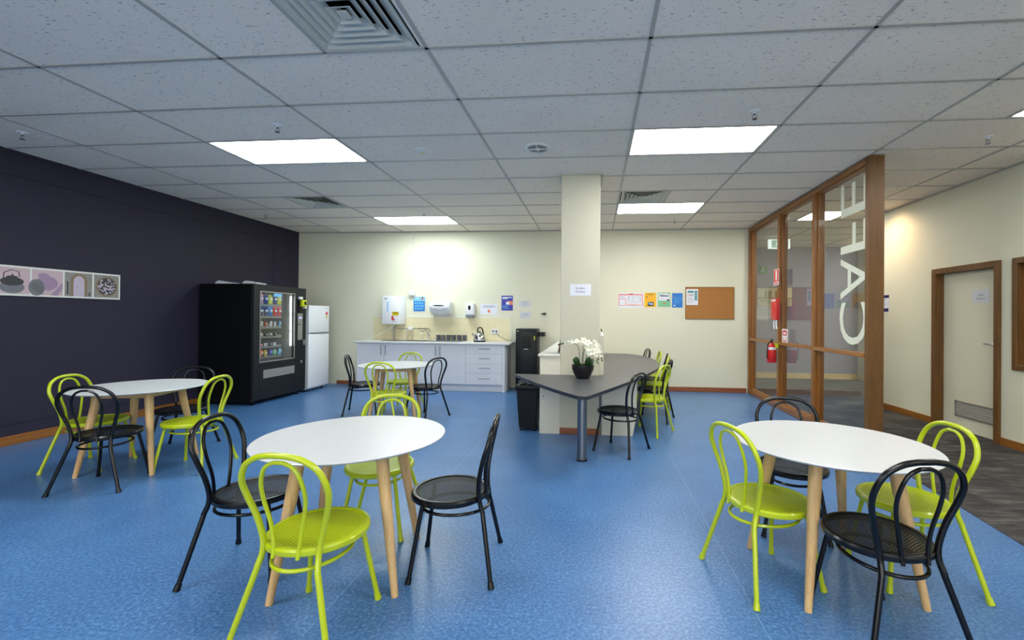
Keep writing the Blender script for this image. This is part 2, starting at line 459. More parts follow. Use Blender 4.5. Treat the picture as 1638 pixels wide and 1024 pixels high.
shell('wall_lobby', B(2.86, 6.05, CY_END, CY_END + 0.1, 0, ZC + 0.3), 'lilac', 'muted purple wall at the far end of the corridor')
shell('wall_lobby_side', MB().box(6.05, CX_END, CY_END - 0.3, CY_END + 0.1, 0, ZC + 0.3).box(CX_END, CX_END + .1, YRW, CY_END, 0, ZC + .3).box(XR + .16, CX_END, YRW - .1, YRW, 0, ZC + .3), 'cream', 'cream return wall of the lobby')
shell('wall_lobby_left', B(2.78, 2.86, YB + 0.12, CY_END, 0, ZC + 0.3), 'lilac', 'side wall of the lobby')
for nm, y0 in (('room_behind_door', None),):
    shell('wall_study', MB().box(XR + .16, XR + 1.6, 3.3, 3.4, 0, ZC).box(XR + 1.6, XR + 1.7, 3.3, 7.2, 0, ZC).box(XR + .16, XR + 1.6, 7.1, 7.2, 0, ZC), 'cream', 'walls of the study room')

# skirtings and trims
shell('baseboard_left', B(XL, XL + 0.018, YF, YB, 0, 0.10, bev=0.004), 'red_wood_y', 'timber skirting under the purple wall')
mb = MB().box(-5.2, -4.46, YB - 0.018, YB, 0, 0.07, bev=0.004)
shell('baseboard_back', mb.box(1.0, 2.82, YB - 0.018, YB, 0, 0.09, bev=0.004), 'red_wood_x', 'timber skirting along the cream back wall')
mb = MB().box(XR - 0.018, XR, DY1 + 0.06, YRW, 0, 0.09, bev=0.004)
shell('baseboard_right', mb.box(XR - 0.018, XR, YF, DY0 - 0.05, 0, 0.09, bev=0.004), 'red_wood_y', 'timber skirting along the corridor wall')
shell('baseboard_lobby', B(2.86, 6.05, CY_END - 0.02, CY_END, 0, 0.13), 'pale_wood_x', 'pale timber skirting at the purple lobby wall')
shell('trim_1', MB().box(XL, XL + 0.02, YF, YB, 0.10, 0.22, bev=0.004).box(XL, XL + 0.028, YF, YB, 0.213, 0.224, bev=0.003), 'purple', 'purple cable duct above the skirting')
shell('trim_2', MB().box(XL, XL + 0.012, YF, YB, ZC - 0.27, ZC - 0.258, bev=0.003).box(XL, XL + 0.006, 7.80, 7.825, 0.22, ZC - .26).box(XL, XL + 0.015, YF, YB, ZC - .03, ZC), 'purple', 'thin purple cover strips on the wall')
shell('trim_3', MB().box(XL, 2.8, YB - 0.015, YB, ZC - 0.02, ZC).box(XR - .015, XR, YF, YRW, ZC - .02, ZC), 'gridbar', 'ceiling edge angle')

# ceiling tiles (one slab with openings for lights and diffusers) and bars
def gy(j): return GY0 + GD * j
LIGHTS = [(-3.827, -2.478, 2, 'left front'), (0.323, 1.605, 2, 'right front'), (-3.827, -2.478, 7, 'left rear'), (0.323, 1.605, 6, 'right rear'),
          (-3.827, -2.478, -3, 'a'), (0.323, 1.605, -3, 'b'), (-3.827, -2.478, -8, 'c'), (0.323, 1.605, -8, 'd')]  # these four are unseen, added for more light
LOBBY = [(3.40, 3.996, 7), (6.45, 7.05, 10), (6.45, 7.7, 8), (6.45, 7.7, 11), (3.40, 3.996, 1), (3.40, 3.996, -5)]  # wide pair unseen, added to brighten the lobby; last pair also unseen
VENTS = [(-1.745, -1.105, -1), (-4.475, -3.84, 5), (0.34, 0.985, 5)]
holes = [(a, b_, j) for a, b_, j, _ in LIGHTS] + LOBBY + VENTS
mb = MB()
for j in range(-10, 13):
    y0, y1 = gy(j), gy(j + 1)
    cuts = sorted((a, b_) for a, b_, jj in holes if jj == j)
    x = GX[0]
    for a, b_ in cuts + [(GX[-1], GX[-1])]:
        if a > x: mb.box(x, a, y0, y1, ZC, ZC + 0.02)
        x = b_
shell('ceiling', mb, 'tile', 'suspended ceiling of fissured grey-white tiles')
mb = MB()
for x in GX:
    mb.box(x - 0.012, x + 0.012, gy(-10), gy(13), ZC - 0.006, ZC + 0.004)
for j in range(-10, 14):
    mb.box(GX[0], GX[-1], gy(j) - 0.012, gy(j) + 0.012, ZC - 0.006, ZC + 0.004)
for a, b_, j in VENTS + LOBBY:
    for x in (a, b_):
        if min(abs(x - g) for g in GX) > 0.05: mb.box(x - .012, x + .012, gy(j), gy(j + 1), ZC - .006, ZC + .004)
shell('ceiling_grid', mb, 'gridbar', 'metal bars of the suspended ceiling')
shell('ceiling_slab', B(GX[0], GX[-1], gy(-10), gy(13), ZC + 0.32, ZC + 0.4), 'hole', 'slab above the suspended ceiling')

# ------------------------------------------------------------------ ceiling fittings
def panel_light(x0, x1, y0, y1, label, glow='panel'):
    t = thing('ceiling_light', label, 'ceiling light', ((x0 + x1) / 2, (y0 + y1) / 2, ZC), 0, 'recessed ceiling light panels')
    hx, hy = (x1 - x0) / 2 - 0.012, (y1 - y0) / 2 - 0.012
    fr = MB()
    for a in ((-hx, hx, -hy, -hy + .014), (-hx, hx, hy - .014, hy), (-hx, -hx + .014, -hy + .014, hy - .014), (hx - .014, hx, -hy + .014, hy - .014)):
        fr.box(a[0], a[1], a[2], a[3], -0.003, 0.05)
    fr.box(-hx, hx, -hy, hy, 0.05, 0.055)
    fr.build('frame', 'gridbar', t)
    B(-hx + .0141, hx - .0141, -hy + .0141, hy - .0141, 0.004, 0.012).build('diffuser', glow, t)
names = {'a': 'added light panel overhead left, just outside the photo', 'b': 'added light panel overhead right, just outside the photo', 'c': 'added light panel behind the viewer at the left', 'd': 'added light panel behind the viewer at the right',
         'left front': 'bright rectangular light panel in the ceiling nearest the purple wall',
         'right front': 'bright rectangular light panel in the ceiling, large one in front of the column',
         'left rear': 'small bright light panel in the ceiling close to the kitchen wall',
         'right rear': 'bright light panel behind the column, beside the square air diffuser'}
for a, b_, j, k in LIGHTS:
    panel_light(a, b_, gy(j), gy(j + 1), names[k], 'panel_cool' if k.startswith('left') else 'panel')
for i, (a, b_, j) in enumerate(LOBBY):
    panel_light(a, b_, gy(j), gy(j + 1), ['square light panel in the corridor ceiling seen through the glass partition', 'far light panel in the lobby ceiling beside the timber post', 'added wide light panel in the lobby ceiling out of sight behind the right wall', 'second added wide light panel, unseen at the far end of the lobby', 'unseen corridor light panel above the carpet beside the viewer', 'added corridor light panel above the carpet behind the viewer'][i])

def diffuser(x0, x1, y0, y1, label):
    t = thing('air_diffuser', label, 'air vent', ((x0 + x1) / 2, (y0 + y1) / 2, ZC), 0, 'square air diffusers in the ceiling')
    h = (x1 - x0) / 2 - 0.012; k = ((y1 - y0) / 2 - 0.012) / h
    def band(mb, s0, z0, s1, z1):
        c0 = [(-s0, -s0 * k), (s0, -s0 * k), (s0, s0 * k), (-s0, s0 * k)]; c1 = [(-s1, -s1 * k), (s1, -s1 * k), (s1, s1 * k), (-s1, s1 * k)]
        for i in range(4):
            n = (i + 1) % 4
            mb.quad([(*c0[i], z0), (*c0[n], z0), (*c1[n], z1), (*c1[i], z1)])
    fr = MB(); band(fr, h, -0.004, h - 0.02, -0.004); band(fr, h - 0.02, -0.004, h - 0.02, 0.05); fr.build('frame', 'vent', t, smooth=False)
    for i in range(5):
        s = h - 0.018 - i * 0.054
        lv = MB(); band(lv, s, -0.002, s - 0.008, -0.002); band(lv, s - 0.008, -0.002, s - 0.058, 0.032); lv.build('louvre', 'vent', t, smooth=False)
    B(-0.03, 0.03, -0.03 * k, 0.03 * k, 0.0, 0.01).build('centre_plate', 'vent', t)
    dk = MB(); band(dk, h, 0.05, h, 0.28); dk.quad([(-h, -h * k, 0.28), (h, -h * k, 0.28), (h, h * k, 0.28), (-h, h * k, 0.28)]); dk.build('duct', 'hole', t, smooth=False)
diffuser(*VENTS[0][:2], gy(-1), gy(0), 'large square air diffuser cut by the top edge of the photo')
diffuser(*VENTS[1][:2], gy(5), gy(6), 'square air diffuser in the ceiling near the purple wall and vending machine')
diffuser(*VENTS[2][:2], gy(5), gy(6), 'square air diffuser in the ceiling to the right of the column top')

t = thing('round_vent', 'round white vent with dark slots in the ceiling left of the column', 'air vent', (-0.585, 4.373, ZC))
MB().lathe([(0.135, 0), (0.135, -0.008), (0.12, -0.014), (0.1, -0.008), (0.1, 0)], 40).build('rim', 'offwhite', t)
MB().lathe([(0.098, -0.004), (0.098, -0.002)], 32).build('dark_backing', 'grey_pl', t)
mb = MB().lathe([(0.0, -0.018), (0.02, -0.018), (0.022, -0.004)], 16)
for k in range(4):
    r = Matrix.Rotation(k * PI / 2, 4, 'Z'); mb.tube([r @ Vector((0.0, 0, -0.011)), r @ Vector((0.1, 0, -0.011))], 0.005, 6)
mb.build('hub', 'offwhite', t)
t = thing('smoke_detector', 'flat round white detector with a tiny light in the ceiling', 'detector', (-1.777, 4.358, ZC))
MB().lathe([(0.09, 0), (0.09, -0.006), (0.07, -0.016), (0.0, -0.02)], 32).build('body', 'offwhite', t)
MB().lathe([(0.012, -0.019), (0.01, -0.026), (0.0, -0.028)], 12).build('lens', 'sticker', t)
SPR = [(-5.376, 3.665, 'sprinkler head at the far left, above the purple wall'), (-2.835, 3.683, 'sprinkler head in front of the left front light panel'),
       (1.286, 3.717, 'sprinkler head in front of the right front light panel'), (3.592, 4.387, 'sprinkler head over the carpeted corridor at far right'),
       (-5.50, 6.894, 'sprinkler head above the vending machine'), (-2.794, 6.956, 'sprinkler head in front of the light panel near the kitchen wall'),
       (1.345, 7.673, 'sprinkler head behind the light panel right of the column'), (3.45, 6.3, 'sprinkler head seen through the glass partition')]
sp0 = None
for x, y, lb in SPR:
    if sp0 is None:
        sp0 = thing('sprinkler_head', lb, 'sprinkler', (x, y, ZC), 0, 'ceiling sprinklers')
        MB().lathe([(0.04, 0), (0.036, -0.006), (0.012, -0.008), (0.012, -0.02)], 20).build('rosette', 'white_pl', sp0)
        MB().tube([(0, 0, -0.01), (0, 0, -0.03)], 0.009, 10).tube([(-.004, 0, -.028), (-.018, 0, -.04), (-.004, 0, -.06)], .003, 6).tube([(.004, 0, -.028), (.018, 0, -.04), (.004, 0, -.06)], .003, 6).build('body', 'handle', sp0)
        MB().lathe([(0.0, -0.06), (0.02, -0.062), (0.02, -0.065), (0, -0.066)], 16).build('deflector', 'handle', sp0)
    else:
        c = copy_tree(sp0); c.location = (x, y, ZC); c['label'] = lb

# warm recessed downlight in the corridor ceiling, behind the partition post
t = thing('downlight', 'warm recessed downlight in the corridor ceiling behind the timber post', 'ceiling light', (4.22, 7.02, ZC))
MB().lathe([(0.07, -0.004), (0.085, -0.004), (0.085, 0.0), (0.07, 0.0)], 24).build('rim', 'offwhite', t)
MB().lathe([(0.0, -0.002), (0.065, -0.002), (0.065, 0.0), (0, 0)], 24).build('lamp', 'warm_lamp', t)
ld = bpy.data.lights.new('warm_spot', 'SPOT'); ld.energy = 62; ld.color = (1.0, 0.62, 0.28); ld.spot_size = math.radians(150); ld.spot_blend = 1.0; ld.shadow_soft_size = 0.14
lo = bpy.data.objects.new('downlight_beam', ld); COL.objects.link(lo); lo.location = (0, 0, -0.02); lo.rotation_euler = (0, math.radians(-8), 0); lo.parent = t

# ================================================================== GLAZED TIMBER PARTITION
def ply(y): return 2.787 + 0.0147 * (y - 4.83)
PO = structure('window_1', 'timber framed glazed partition between cafe and corridor', (2.787, 4.77, 0), -0.0147)
PL = YB - 4.77 - 0.002
MB().box(0, 0.15, 0, 0.07, 0, ZC - 0.008, bev=0.004).box(0.03, 0.12, 0.07, 0.10, 0, ZC - .008).build('post', 'dark_wood', PO)
for u, nm in ((PL - 0.075, 'mullion'), (5.93 - 4.77, 'mullion'), (7.06 - 4.77, 'mullion')):
    MB().box(0, 0.13, u, u + 0.075, 0.1, ZC - 0.07, bev=0.004).box(0.035, 0.095, u - 0.02, u + 0.095 if u < 3 else u + .075, 0.1, ZC - .07, bev=0.003).build(nm, 'red_wood', PO)
MB().box(0, 0.13, 0.07, PL, ZC - 0.075, ZC - 0.008, bev=0.004).box(0.03, .10, 0.10, PL, ZC - .095, ZC - .074).build('head_rail', 'red_wood_y', PO)
MB().box(0, 0.13, 0.07, PL, 0.0, 0.085, bev=0.005).box(0.03, .10, 0.10, PL, .085, .10).build('sill_rail', 'red_wood_y', PO)
us = [(0.10, 1.14), (1.255, 2.27), (2.385, PL - 0.095)]
for a, b_ in us:
    B(-0.005, 0.12, a - .025, b_ + .025, 0.985, 1.03, bev=0.004).build('transom', 'red_wood_y', PO)
    B(0.062, 0.068, a, b_, 1.03, ZC - 0.095).build('pane', 'glass', PO, smooth=False)
    B(0.062, 0.068, a, b_, 0.10, 0.985).build('pane', 'glass', PO, smooth=False)
# vinyl letters, read from the corridor side, bottom to top (mirrored from the cafe side)
letters = [('C', 1.10, 1.575), ('A', 1.615, 2.085), ('F', 2.135, 2.46), ('E', 2.56, 2.93)]
for ch, v0, v1 in letters:
    mb = MB(); mb.text(ch, 1.0, lambda x, y: Vector((x, y, 0)))
    xs = [v_.co.x for v_ in mb.bm.verts]; ys = [v_.co.y for v_ in mb.bm.verts]
    a0, a1, b0, b1 = min(xs), max(xs), min(ys), max(ys)
    u_base, u_top = (0.65, 0.14) if ch != 'C' else (0.665, 0.125)
    for v_ in mb.bm.verts:
        fx, fy = (v_.co.x - a0) / (a1 - a0), (v_.co.y - b0) / (b1 - b0)
        v_.co = Vector((0.0605, u_base + (u_top - u_base) * fy, v0 + (v1 - v0) * fx))
    r = bmesh.ops.extrude_face_region(mb.bm, geom=list(mb.bm.faces))
    for g_ in r['geom']:
        if isinstance(g_, bmesh.types.BMVert): g_.co.x -= 0.0008
    mb.build('vinyl_letter', 'letter', PO, smooth=False)

# fire equipment on the second mullion
mx = ply(7.06)
t = thing('fire_extinguisher', 'red fire extinguisher hanging on the timber mullion of the glass partition', 'fire extinguisher', (mx - 0.085, 7.10, 0.71))
MB().lathe([(0.0, 0.0), (0.062, 0.0), (0.068, 0.01), (0.068, 0.22), (0.06, 0.255), (0.028, 0.285), (0.022, 0.30), (0.0, 0.30)], 28).build('cylinder', 'red', t)
MB().lathe([(0.0685, 0.20), (0.0695, 0.20), (0.0695, 0.238), (0.0685, 0.238)], 28).build('label_band', 'white_pl', t)
MB().lathe([(0.0685, 0.06), (0.069, 0.06), (0.069, 0.066), (0.0685, 0.066)], 28).build('lower_band', 'ink_k', t)
MB().tube([(0, 0, .295), (0, 0, .33)], .014, 10).box(-.012, .012, -.05, .03, .33, .342).box(-.01, .01, -.06, .02, .352, .362).tube([(0, .01, .33), (0, .02, .352)], .008).build('valve', 'dark', t)
MB().tube([(0.0, -.02, .32), (-.04, -.05, .33), (-.075, -.045, .28), (-.078, -.03, .18), (-.074, -.02, .06)], 0.008, 8).build('hose', 'dark', t)
MB().box(.03, .075, -.052, -.048, .23, .30).build('tag', 'acid', t)
t = thing('fire_blanket', 'red fire blanket pouch with two white pull straps on the mullion', 'fire blanket', (mx - 0.05, 6.97, 1.37))
def rot90(v): return v
mb = MB().box(-0.025, 0.03, -0.0, 0.20, 0, 0.33, bev=0.008, seg=2); mb.mi = 1
for k in range(9): mb.box(-0.0265, -0.0252, 0.03, 0.17 - 0.02 * (k % 3), 0.05 + k * 0.026, 0.058 + k * 0.026)
mb.mi = 2; mb.box(-0.0265, -0.0252, 0.02, 0.18, 0.285, 0.315)
mb.build('pouch', ['red', 'redp', 'white_pl'], t)
for y0 in (0.04, 0.13):
    MB().tube([(0, y0, 0.01), (-0.004, y0 + .005, -0.07), (0.002, y0 - .005, -0.14)], 0.011, 6).build('strap', 'white_pl', t)
def small_sign(name, label, x, y, z0, z1, w, mats, rects, texts=()):
    t = thing(name, label, 'sign', (x, y, z0), PI / 2 * -1)
    return t
# generic wall sheet: local X right, Z up, faces -Y
def sheet(name, label, cat, loc, w, h, base, rects=(), texts=(), rz=0.0, th=0.002, group=None, bord=None, parent=None):
    mats = [base]; mb = MB().box(0, w, -th, 0, 0, h)
    def mi(k):
        if k not in mats: mats.append(k)
        return mats.index(k)
    e = 0.0006; lay = 0
    for u0, v0, u1, v1, k in rects:      # fractions, v from the top
        lay += 1; mb.mi = mi(k); mb.box(u0 * w, u1 * w, -th - e - 0.00008 * lay, -th + 0.0002, (1 - v1) * h, (1 - v0) * h)
    for body, size, u, vv, k in texts:
        mb.mi = mi(k); mb.text(body, size, lambda x, y, u=u, vv=vv: Vector((u * w + x, -th - e - 0.0035 * 0 - 0.0006 - 0.00008 * lay, (1 - vv) * h + y)))
    o = mb.build(name, mats, parent, loc, rz, smooth=False)
    return tag(o, label, cat, group)
def lines(u0, u1, v0, v1, n, k, frac=0.45, seed=1):
    rnd = random.Random(seed); out = []
    for i in range(n):
        a = v0 + (v1 - v0) * i / n; out.append((u0, a, u1 - rnd.random() * 0.25 * (u1 - u0), a + (v1 - v0) / n * frac, k))
    return out
RW = -PI / 2     # facing -X (mounted on right-hand surfaces)
LW = PI / 2      # facing +X
sheet('safety_sign', 'tall narrow red and white location sign high on the mullion', 'sign', (mx - 0.035, 7.165, 1.905), 0.2, 0.245, 'white_pl',
      [(.05, .04, .95, .82, 'red'), (.36, .1, .64, .66, 'white_pl'), (.4, .7, .6, .76, 'white_pl'), (.1, .87, .9, .95, 'red')], rz=RW)
sheet('safety_label', 'small white sign with red extinguisher pictogram above the transom', 'sign', (mx + 0.005, 6.94, 1.035), 0.19, 0.20, 'white_pl',
      [(.2, .08, .8, .16, 'red'), (.12, .16, .88, .5, 'red'), (.3, .25, .7, .4, 'white_pl'), (.2, .6, .3, .85, 'red'), (.7, .6, .8, .85, 'red'), (.2, .85, .8, .93, 'red')], rz=RW)

# ================================================================== DOOR, RIGHT WALL
D = structure('door_1', 'cream study room door with timber frame and louvre grille', (XR, 0, 0))
fr = MB()
fr.box(-0.03, 0.16, DY1 - .012, DY1 + .06, 0, DZ + 0.06, bev=0.004).box(-0.03, 0.16, DY0 - .055, DY0 + .012, 0, DZ + .06, bev=0.004).box(-0.0302, 0.16, DY0 + .012, DY1 - .012, DZ - .012, DZ + 0.062, bev=0.004)
fr.build('door_frame', 'dark_wood', D)
B(0.075, 0.115, DY0 + .013, DY1 - .013, 0.008, DZ - .014).build('door_leaf', 'door', D)
lv = MB().box(0.064, 0.075, DY0 + .02, 6.05, 0.17, 0.19).box(0.064, 0.075, DY0 + .02, 6.05, 0.35, 0.37).box(0.064, .075, 6.03, 6.05, .17, .37).box(0.064, .075, DY0 + .02, DY0 + .04, .17, .37)
for k in range(5):
    z = 0.2 + k * 0.031; lv.quad([(0.062, DY0 + .03, z), (0.062, 6.04, z), (0.074, 6.04, z + .022), (0.074, DY0 + .03, z + .022)])
lv.build('louvre', 'alu', D, smooth=False)
hb = MB().lathe([(0.0, 0.0), (0.022, 0.0), (0.022, 0.008), (0, .008)], 16, c=(0.075, 5.46, 1.11), mat4=Matrix.Rotation(-PI / 2, 4, 'Y'))
hb.tube([(0.07, 5.46, 1.11), (0.035, 5.46, 1.11), (0.03, 5.475, 1.11), (0.03, 5.59, 1.11)], 0.009, 8).build('door_handle', 'steel', D)
sheet('door_notice', 'white notice reading Study Room 3 taped to the cream door', 'notice', (XR + 0.074, 5.80, 1.595), 0.23, 0.16, 'paper2', [],
      [('Study', 0.034, .5, .47, 'ink'), ('Room 3', 0.034, .5, .75, 'ink')], rz=RW)
sheet('wall_notice', 'white notice with navy bands on the corridor wall beside the timber post', 'notice', (XR - 0.001, 7.40, 1.50), 0.19, 0.27, 'paper',
      [(0, 0, 1, .17, 'navy'), (0, .76, .93, .96, 'navy'), (.08, .05, .3, .1, 'paper')] + [(.86, .24 + k * .12, .9, .27 + k * .12, 'ink_k') for k in range(5)] + lines(.1, .7, .24, .7, 5, 'inkg', .3), rz=RW)
# window on the right wall
WN = structure('window_2', 'timber framed window at the right edge', (XR, 0, 0))
mb = MB()
for a in ((WY0 - .05, WY0 + .012, WZ0 - .05, WZ1 + .05), (WY1 - .012, WY1 + .045, WZ0 - .05, WZ1 + .05), (WY0 + .012, WY1 - .012, WZ0 - .05, WZ0 + .012), (WY0 + .012, WY1 - .012, WZ1 - .012, WZ1 + .05)):
    mb.box(-0.025, 0.16, a[0], a[1], a[2], a[3], bev=0.004)
mb.build('window_frame', 'dark_wood', WN)
mb = MB()
for a in ((WY0, WY0 + .05, WZ0, WZ1), (WY1 - .05, WY1, WZ0, WZ1), (WY0 + .05, WY1 - .05, WZ0, WZ0 + .05), (WY0 + .05, WY1 - .05, WZ1 - .05, WZ1)):
    mb.box(0.05, 0.10, a[0], a[1], a[2], a[3], bev=0.003)
mb.build('sash', 'red_wood', WN)
B(0.07, 0.076, WY0 + .05, WY1 - .05, WZ0 + .05, WZ1 - .05).build('pane', 'glass', WN, smooth=False)

# ================================================================== LOBBY THINGS
t = thing('exit_sign', 'lit green and white exit sign hanging in the lobby behind the glass', 'exit sign', (3.47, 9.2, 2.80))
B(0, 0.42, 0, 0.05, 0, 0.19, bev=0.006).build('housing', 'exit_w', t)
B(0.06, 0.22, -0.003, 0, 0.02, 0.17).build('green_panel', 'exit_g', t)
B(0.30, 0.385, -0.003, 0, 0.02, 0.17).build('green_panel', 'exit_g', t)
mb = MB().blob((.17, -.004, .145), .012, .003, .012).tube([(.17, -.005, .13), (.165, -.005, .09)], .009, 6).tube([(.165, -.005, .09), (.185, -.005, .06), (.18, -.005, .03)], .006, 6).tube([(.165, -.005, .09), (.145, -.005, .06), (.13, -.005, .055)], .006, 6).tube([(.17, -.005, .12), (.195, -.005, .10)], .005, 6).tube([(.17, -.005, .12), (.145, -.005, .10)], .005, 6)
mb.build('running_figure', 'exit_w', t)
MB().tube([(.21, .025, .19), (.21, .025, ZC - 2.80)], .008, 8).build('hanger', 'steel', t)
t = thing('exit_sign_reflection', 'reflection of a green running-man sign, built as a dim plate on the lobby wall', 'exit sign', (3.84, CY_END - 0.002, 2.44))  # an exit sign's reflection, modelled as a plate on the wall
B(0, 0.19, -0.02, 0, 0, 0.20, bev=0.004).build('plate', mat('reflection_green', rgb(50, 120, 60), 0.5), t)
MB().blob((.08, -.021, .165), .014, .004, .014).tube([(.08, -.022, .15), (.075, -.022, .1)], .01, 6).tube([(.075, -.022, .1), (.1, -.022, .06), (.09, -.022, .02)], .007, 6).tube([(.075, -.022, .1), (.05, -.022, .07), (.03, -.022, .05)], .007, 6).tube([(.08, -.022, .14), (.11, -.022, .12)], .006, 6).build('running_figure', 'offwhite', t)
rnd = random.Random(3)
sky = [(0, 0, 1, 1, 'gold')]
mats_sky = mat('sepia_light', rgb(206, 200, 174), 0.7); M['sepia'] = mats_sky; M['sepia_d'] = mat('sepia_dark', rgb(134, 126, 106), 0.7)
sheet('skyline_picture', 'sepia skyline picture on the lobby wall, seen left through the glass', 'picture', (3.80, CY_END, 1.69), 0.78, 0.43, 'sepia',
      [(0, .55, 1, .6, 'sepia_d')] + [(u, .12 + .1 * rnd.random(), u + .045, .56, 'sepia_d') for u in (.22, .30, .36, .52, .58, .74)] + [(.1, .7, .5, .74, 'sepia_d'), (.3, .8, .8, .84, 'sepia_d')], th=.02)
sheet('lobby_notice', 'white printed notice under the skyline picture', 'notice', (3.80, CY_END, 1.36), 0.34, 0.32, 'paper2', lines(.08, .9, .15, .75, 5, 'inkg', .3) + [(0, .9, 1, .96, 'inkg')])

# ================================================================== KITCHEN
BX0, BX1, BY0, BY1 = -4.456, -1.63, 7.92, YB - 0.003
def handle_v(parent, x, z0, z1, y=-0.0):
    MB().tube([(x, y, z0), (x, y - .028, z0 + .004), (x, y - .03, z0 + .02), (x, y - .03, z1 - .02), (x, y - .028, z1 - .004), (x, y, z1)], 0.0055, 8).build('handle', 'handle', parent)
def cabinet(x0, x1, label):
    t = thing('kitchen_cabinet', label, 'cabinet', (x0, BY0, 0), 0, 'base cabinets under the kitchen bench')
    w = x1 - x0; d = BY1 - BY0
    MB().box(0.0005, w - .0005, 0.02, d, 0.13, 0.865).box(0.0005, w - .0005, 0.06, d, 0, 0.13).build('carcass', 'white_lam', t)
    h = w / 2
    for k in (0, 1):
        dr = B(k * h + .0015, (k + 1) * h - .0015, 0, .0195, 0.135, 0.862, bev=0.0015).build('door', 'white_lam', t)
        handle_v(dr, h - .043 if k == 0 else h + .043, 0.655, 0.825)
    return t
cabinet(-4.456, -3.409, 'white two-door base cabinet at the left end of the kitchen bench')
cabinet(-3.409, -2.361, 'white two-door base cabinet next to the drawers, under the sink')
t = thing('drawer_unit', 'white unit of four drawers at the right end of the kitchen bench', 'drawers', (-2.361, BY0, 0))
MB().box(0.0005, .688, 0.02, BY1 - BY0, 0.13, 0.865).box(0.0005, .688, 0.06, BY1 - BY0, 0, 0.13).build('carcass', 'white_lam', t)
B(.689, .731, 0.0, BY1 - BY0, 0, 0.865, bev=.001).build('end_panel', 'white_lam', t)
for z0, z1 in ((.700, .862), (.516, .697), (.343, .513), (.135, .340)):
    dr = B(.0015, .6865, 0, .0195, z0, z1, bev=0.0015).build('drawer', 'white_lam', t)
    zz = (z0 + z1) / 2 + .01
    MB().tube([(.25, 0, zz), (.255, -.028, zz), (.27, -.03, zz), (.43, -.03, zz), (.445, -.028, zz), (.45, 0, zz)], .0055, 8).build('handle', 'handle', dr)
t = tag(B(-4.52, -1.55, BY0 - .035, BY1, 0.866, 0.903, bev=0.008, seg=2).build('kitchen_worktop', 'bench'), 'pale grey laminate kitchen worktop along the tiled wall', 'worktop')
sb = MB().box(-4.43, -1.635, YB - .012, YB, .904, 1.355); sb.mi = 1; sb.box(-4.43, -1.635, YB - .016, YB, 1.355, 1.372, bev=.003).box(-1.635, -1.62, YB - .014, YB, .904, 1.372)
tag(sb.build('wall_tiling', ['wtile', 'offwhite'], smooth=False), 'cream tiled splashback behind the kitchen bench', None, None, 'structure')
# sink
t = thing('kitchen_sink', 'stainless steel sink with drainer let into the worktop', 'sink', (-4.05, 8.015, .9035))
MB().box(0, 1.55, 0, .012, 0, .008).box(0, 1.55, .36, .372, 0, .008).box(0, .012, .012, .36, 0, .008).box(1.538, 1.55, .012, .36, 0, .008).box(.012, 1.538, .012, .36, 0, .003).build('rim', 'steel', t)
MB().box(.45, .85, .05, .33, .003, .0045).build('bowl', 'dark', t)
mb = MB()
for k in range(9): mb.box(.92, 1.5, .05 + k * .033, .058 + k * .033, .003, .006)
mb.build('drainer', 'steel', t)
t = thing('faucet', 'chrome mixer tap with swan neck over the sink', 'tap', (-3.24, 8.36, .9120))
MB().tube([(0, 0, 0), (0, 0, .12), (-.01, -.02, .17), (-.05, -.06, .20), (-.09, -.10, .17), (-.105, -.115, .10)], .011, 10).build('spout', 'chrome', t)
MB().lathe([(.02, 0), (.02, .05), (.014, .08), (0, .08)], 14).build('body', 'chrome', t)
for sx in (-1, 1):
    MB().lathe([(.014, 0), (.012, .035), (0, .035)], 12, c=(sx * .13, 0, 0)).tube([(sx * .13 - .03, 0, .042), (sx * .13 + .03, 0, .042)], .006, 8).tube([(sx * .13, -.03, .042), (sx * .13, .03, .042)], .006, 8).build('tap_handle', 'chrome', t)
# water heater
t = thing('water_heater', 'white wall-mounted boiling water heater above the bench', 'water heater', (-4.126, YB, 1.22))
B(0, .372, -.28, -.001, 0, .555, bev=.012, seg=2).build('casing', 'white_pl', t)
MB().box(.105, .13, -.2815, -.28, .24, .44).build('level_gauge', 'blue_l', t)
MB().box(.05, .10, -.2815, -.28, .49, .505).build('badge', 'ink_k', t)
MB().tube([(0.206, -0.143, 0.0), (0.126, -0.203, -0.08), (-0.074, -0.233, -0.2), (-0.274, -0.243, -0.29), (-0.334, -0.243, -0.312)], .006, 8).build('overflow_hose', 'offwhite', t)
mb = MB().box(.21, .34, -.2815, -.28, .17, .245); mb.mi = 1; mb.box(.22, .33, -.2822, -.2815, .215, .225); mb.build('warning_label', ['sticker', 'ink_k'], t)
MB().tube([(.245, -.28, .13), (.245, -.33, .13), (.245, -.335, .05)], .009, 8).lathe([(.018, 0), (.018, .035), (0, .035)], 12, c=(.245, -.325, .13)).build('tap', 'chrome', t)
MB().box(.232, .26, -.36, -.345, .09, .155).box(.26, .29, -.36, -.345, .08, .105).build('tap_lever', 'red', t)
tag(MB().tube([(-3.98, 8.42, 1.219), (-3.98, 8.42, .906)], .012, 10).build('drain_pipe', 'steel'), 'grey pipe dropping from the water heater to the bench', 'pipe')
t = thing('water_pipe', 'chrome pipe along the tiles from heater to mixer tap', 'pipe', (0, 0, 0))
MB().tube([(-3.965, 8.43, 1.135), (-3.30, 8.43, 1.135), (-3.25, 8.43, 1.13), (-3.235, 8.42, 1.08), (-3.235, 8.38, 1.0)], .009, 8).build('run', 'chrome', t)
MB().tube([(-3.70, 8.43, .905), (-3.70, 8.43, 1.15)], .008, 8).tube([(-3.6, 8.43, .905), (-3.6, 8.43, 1.13)], .008, 8).build('riser', 'chrome', t)
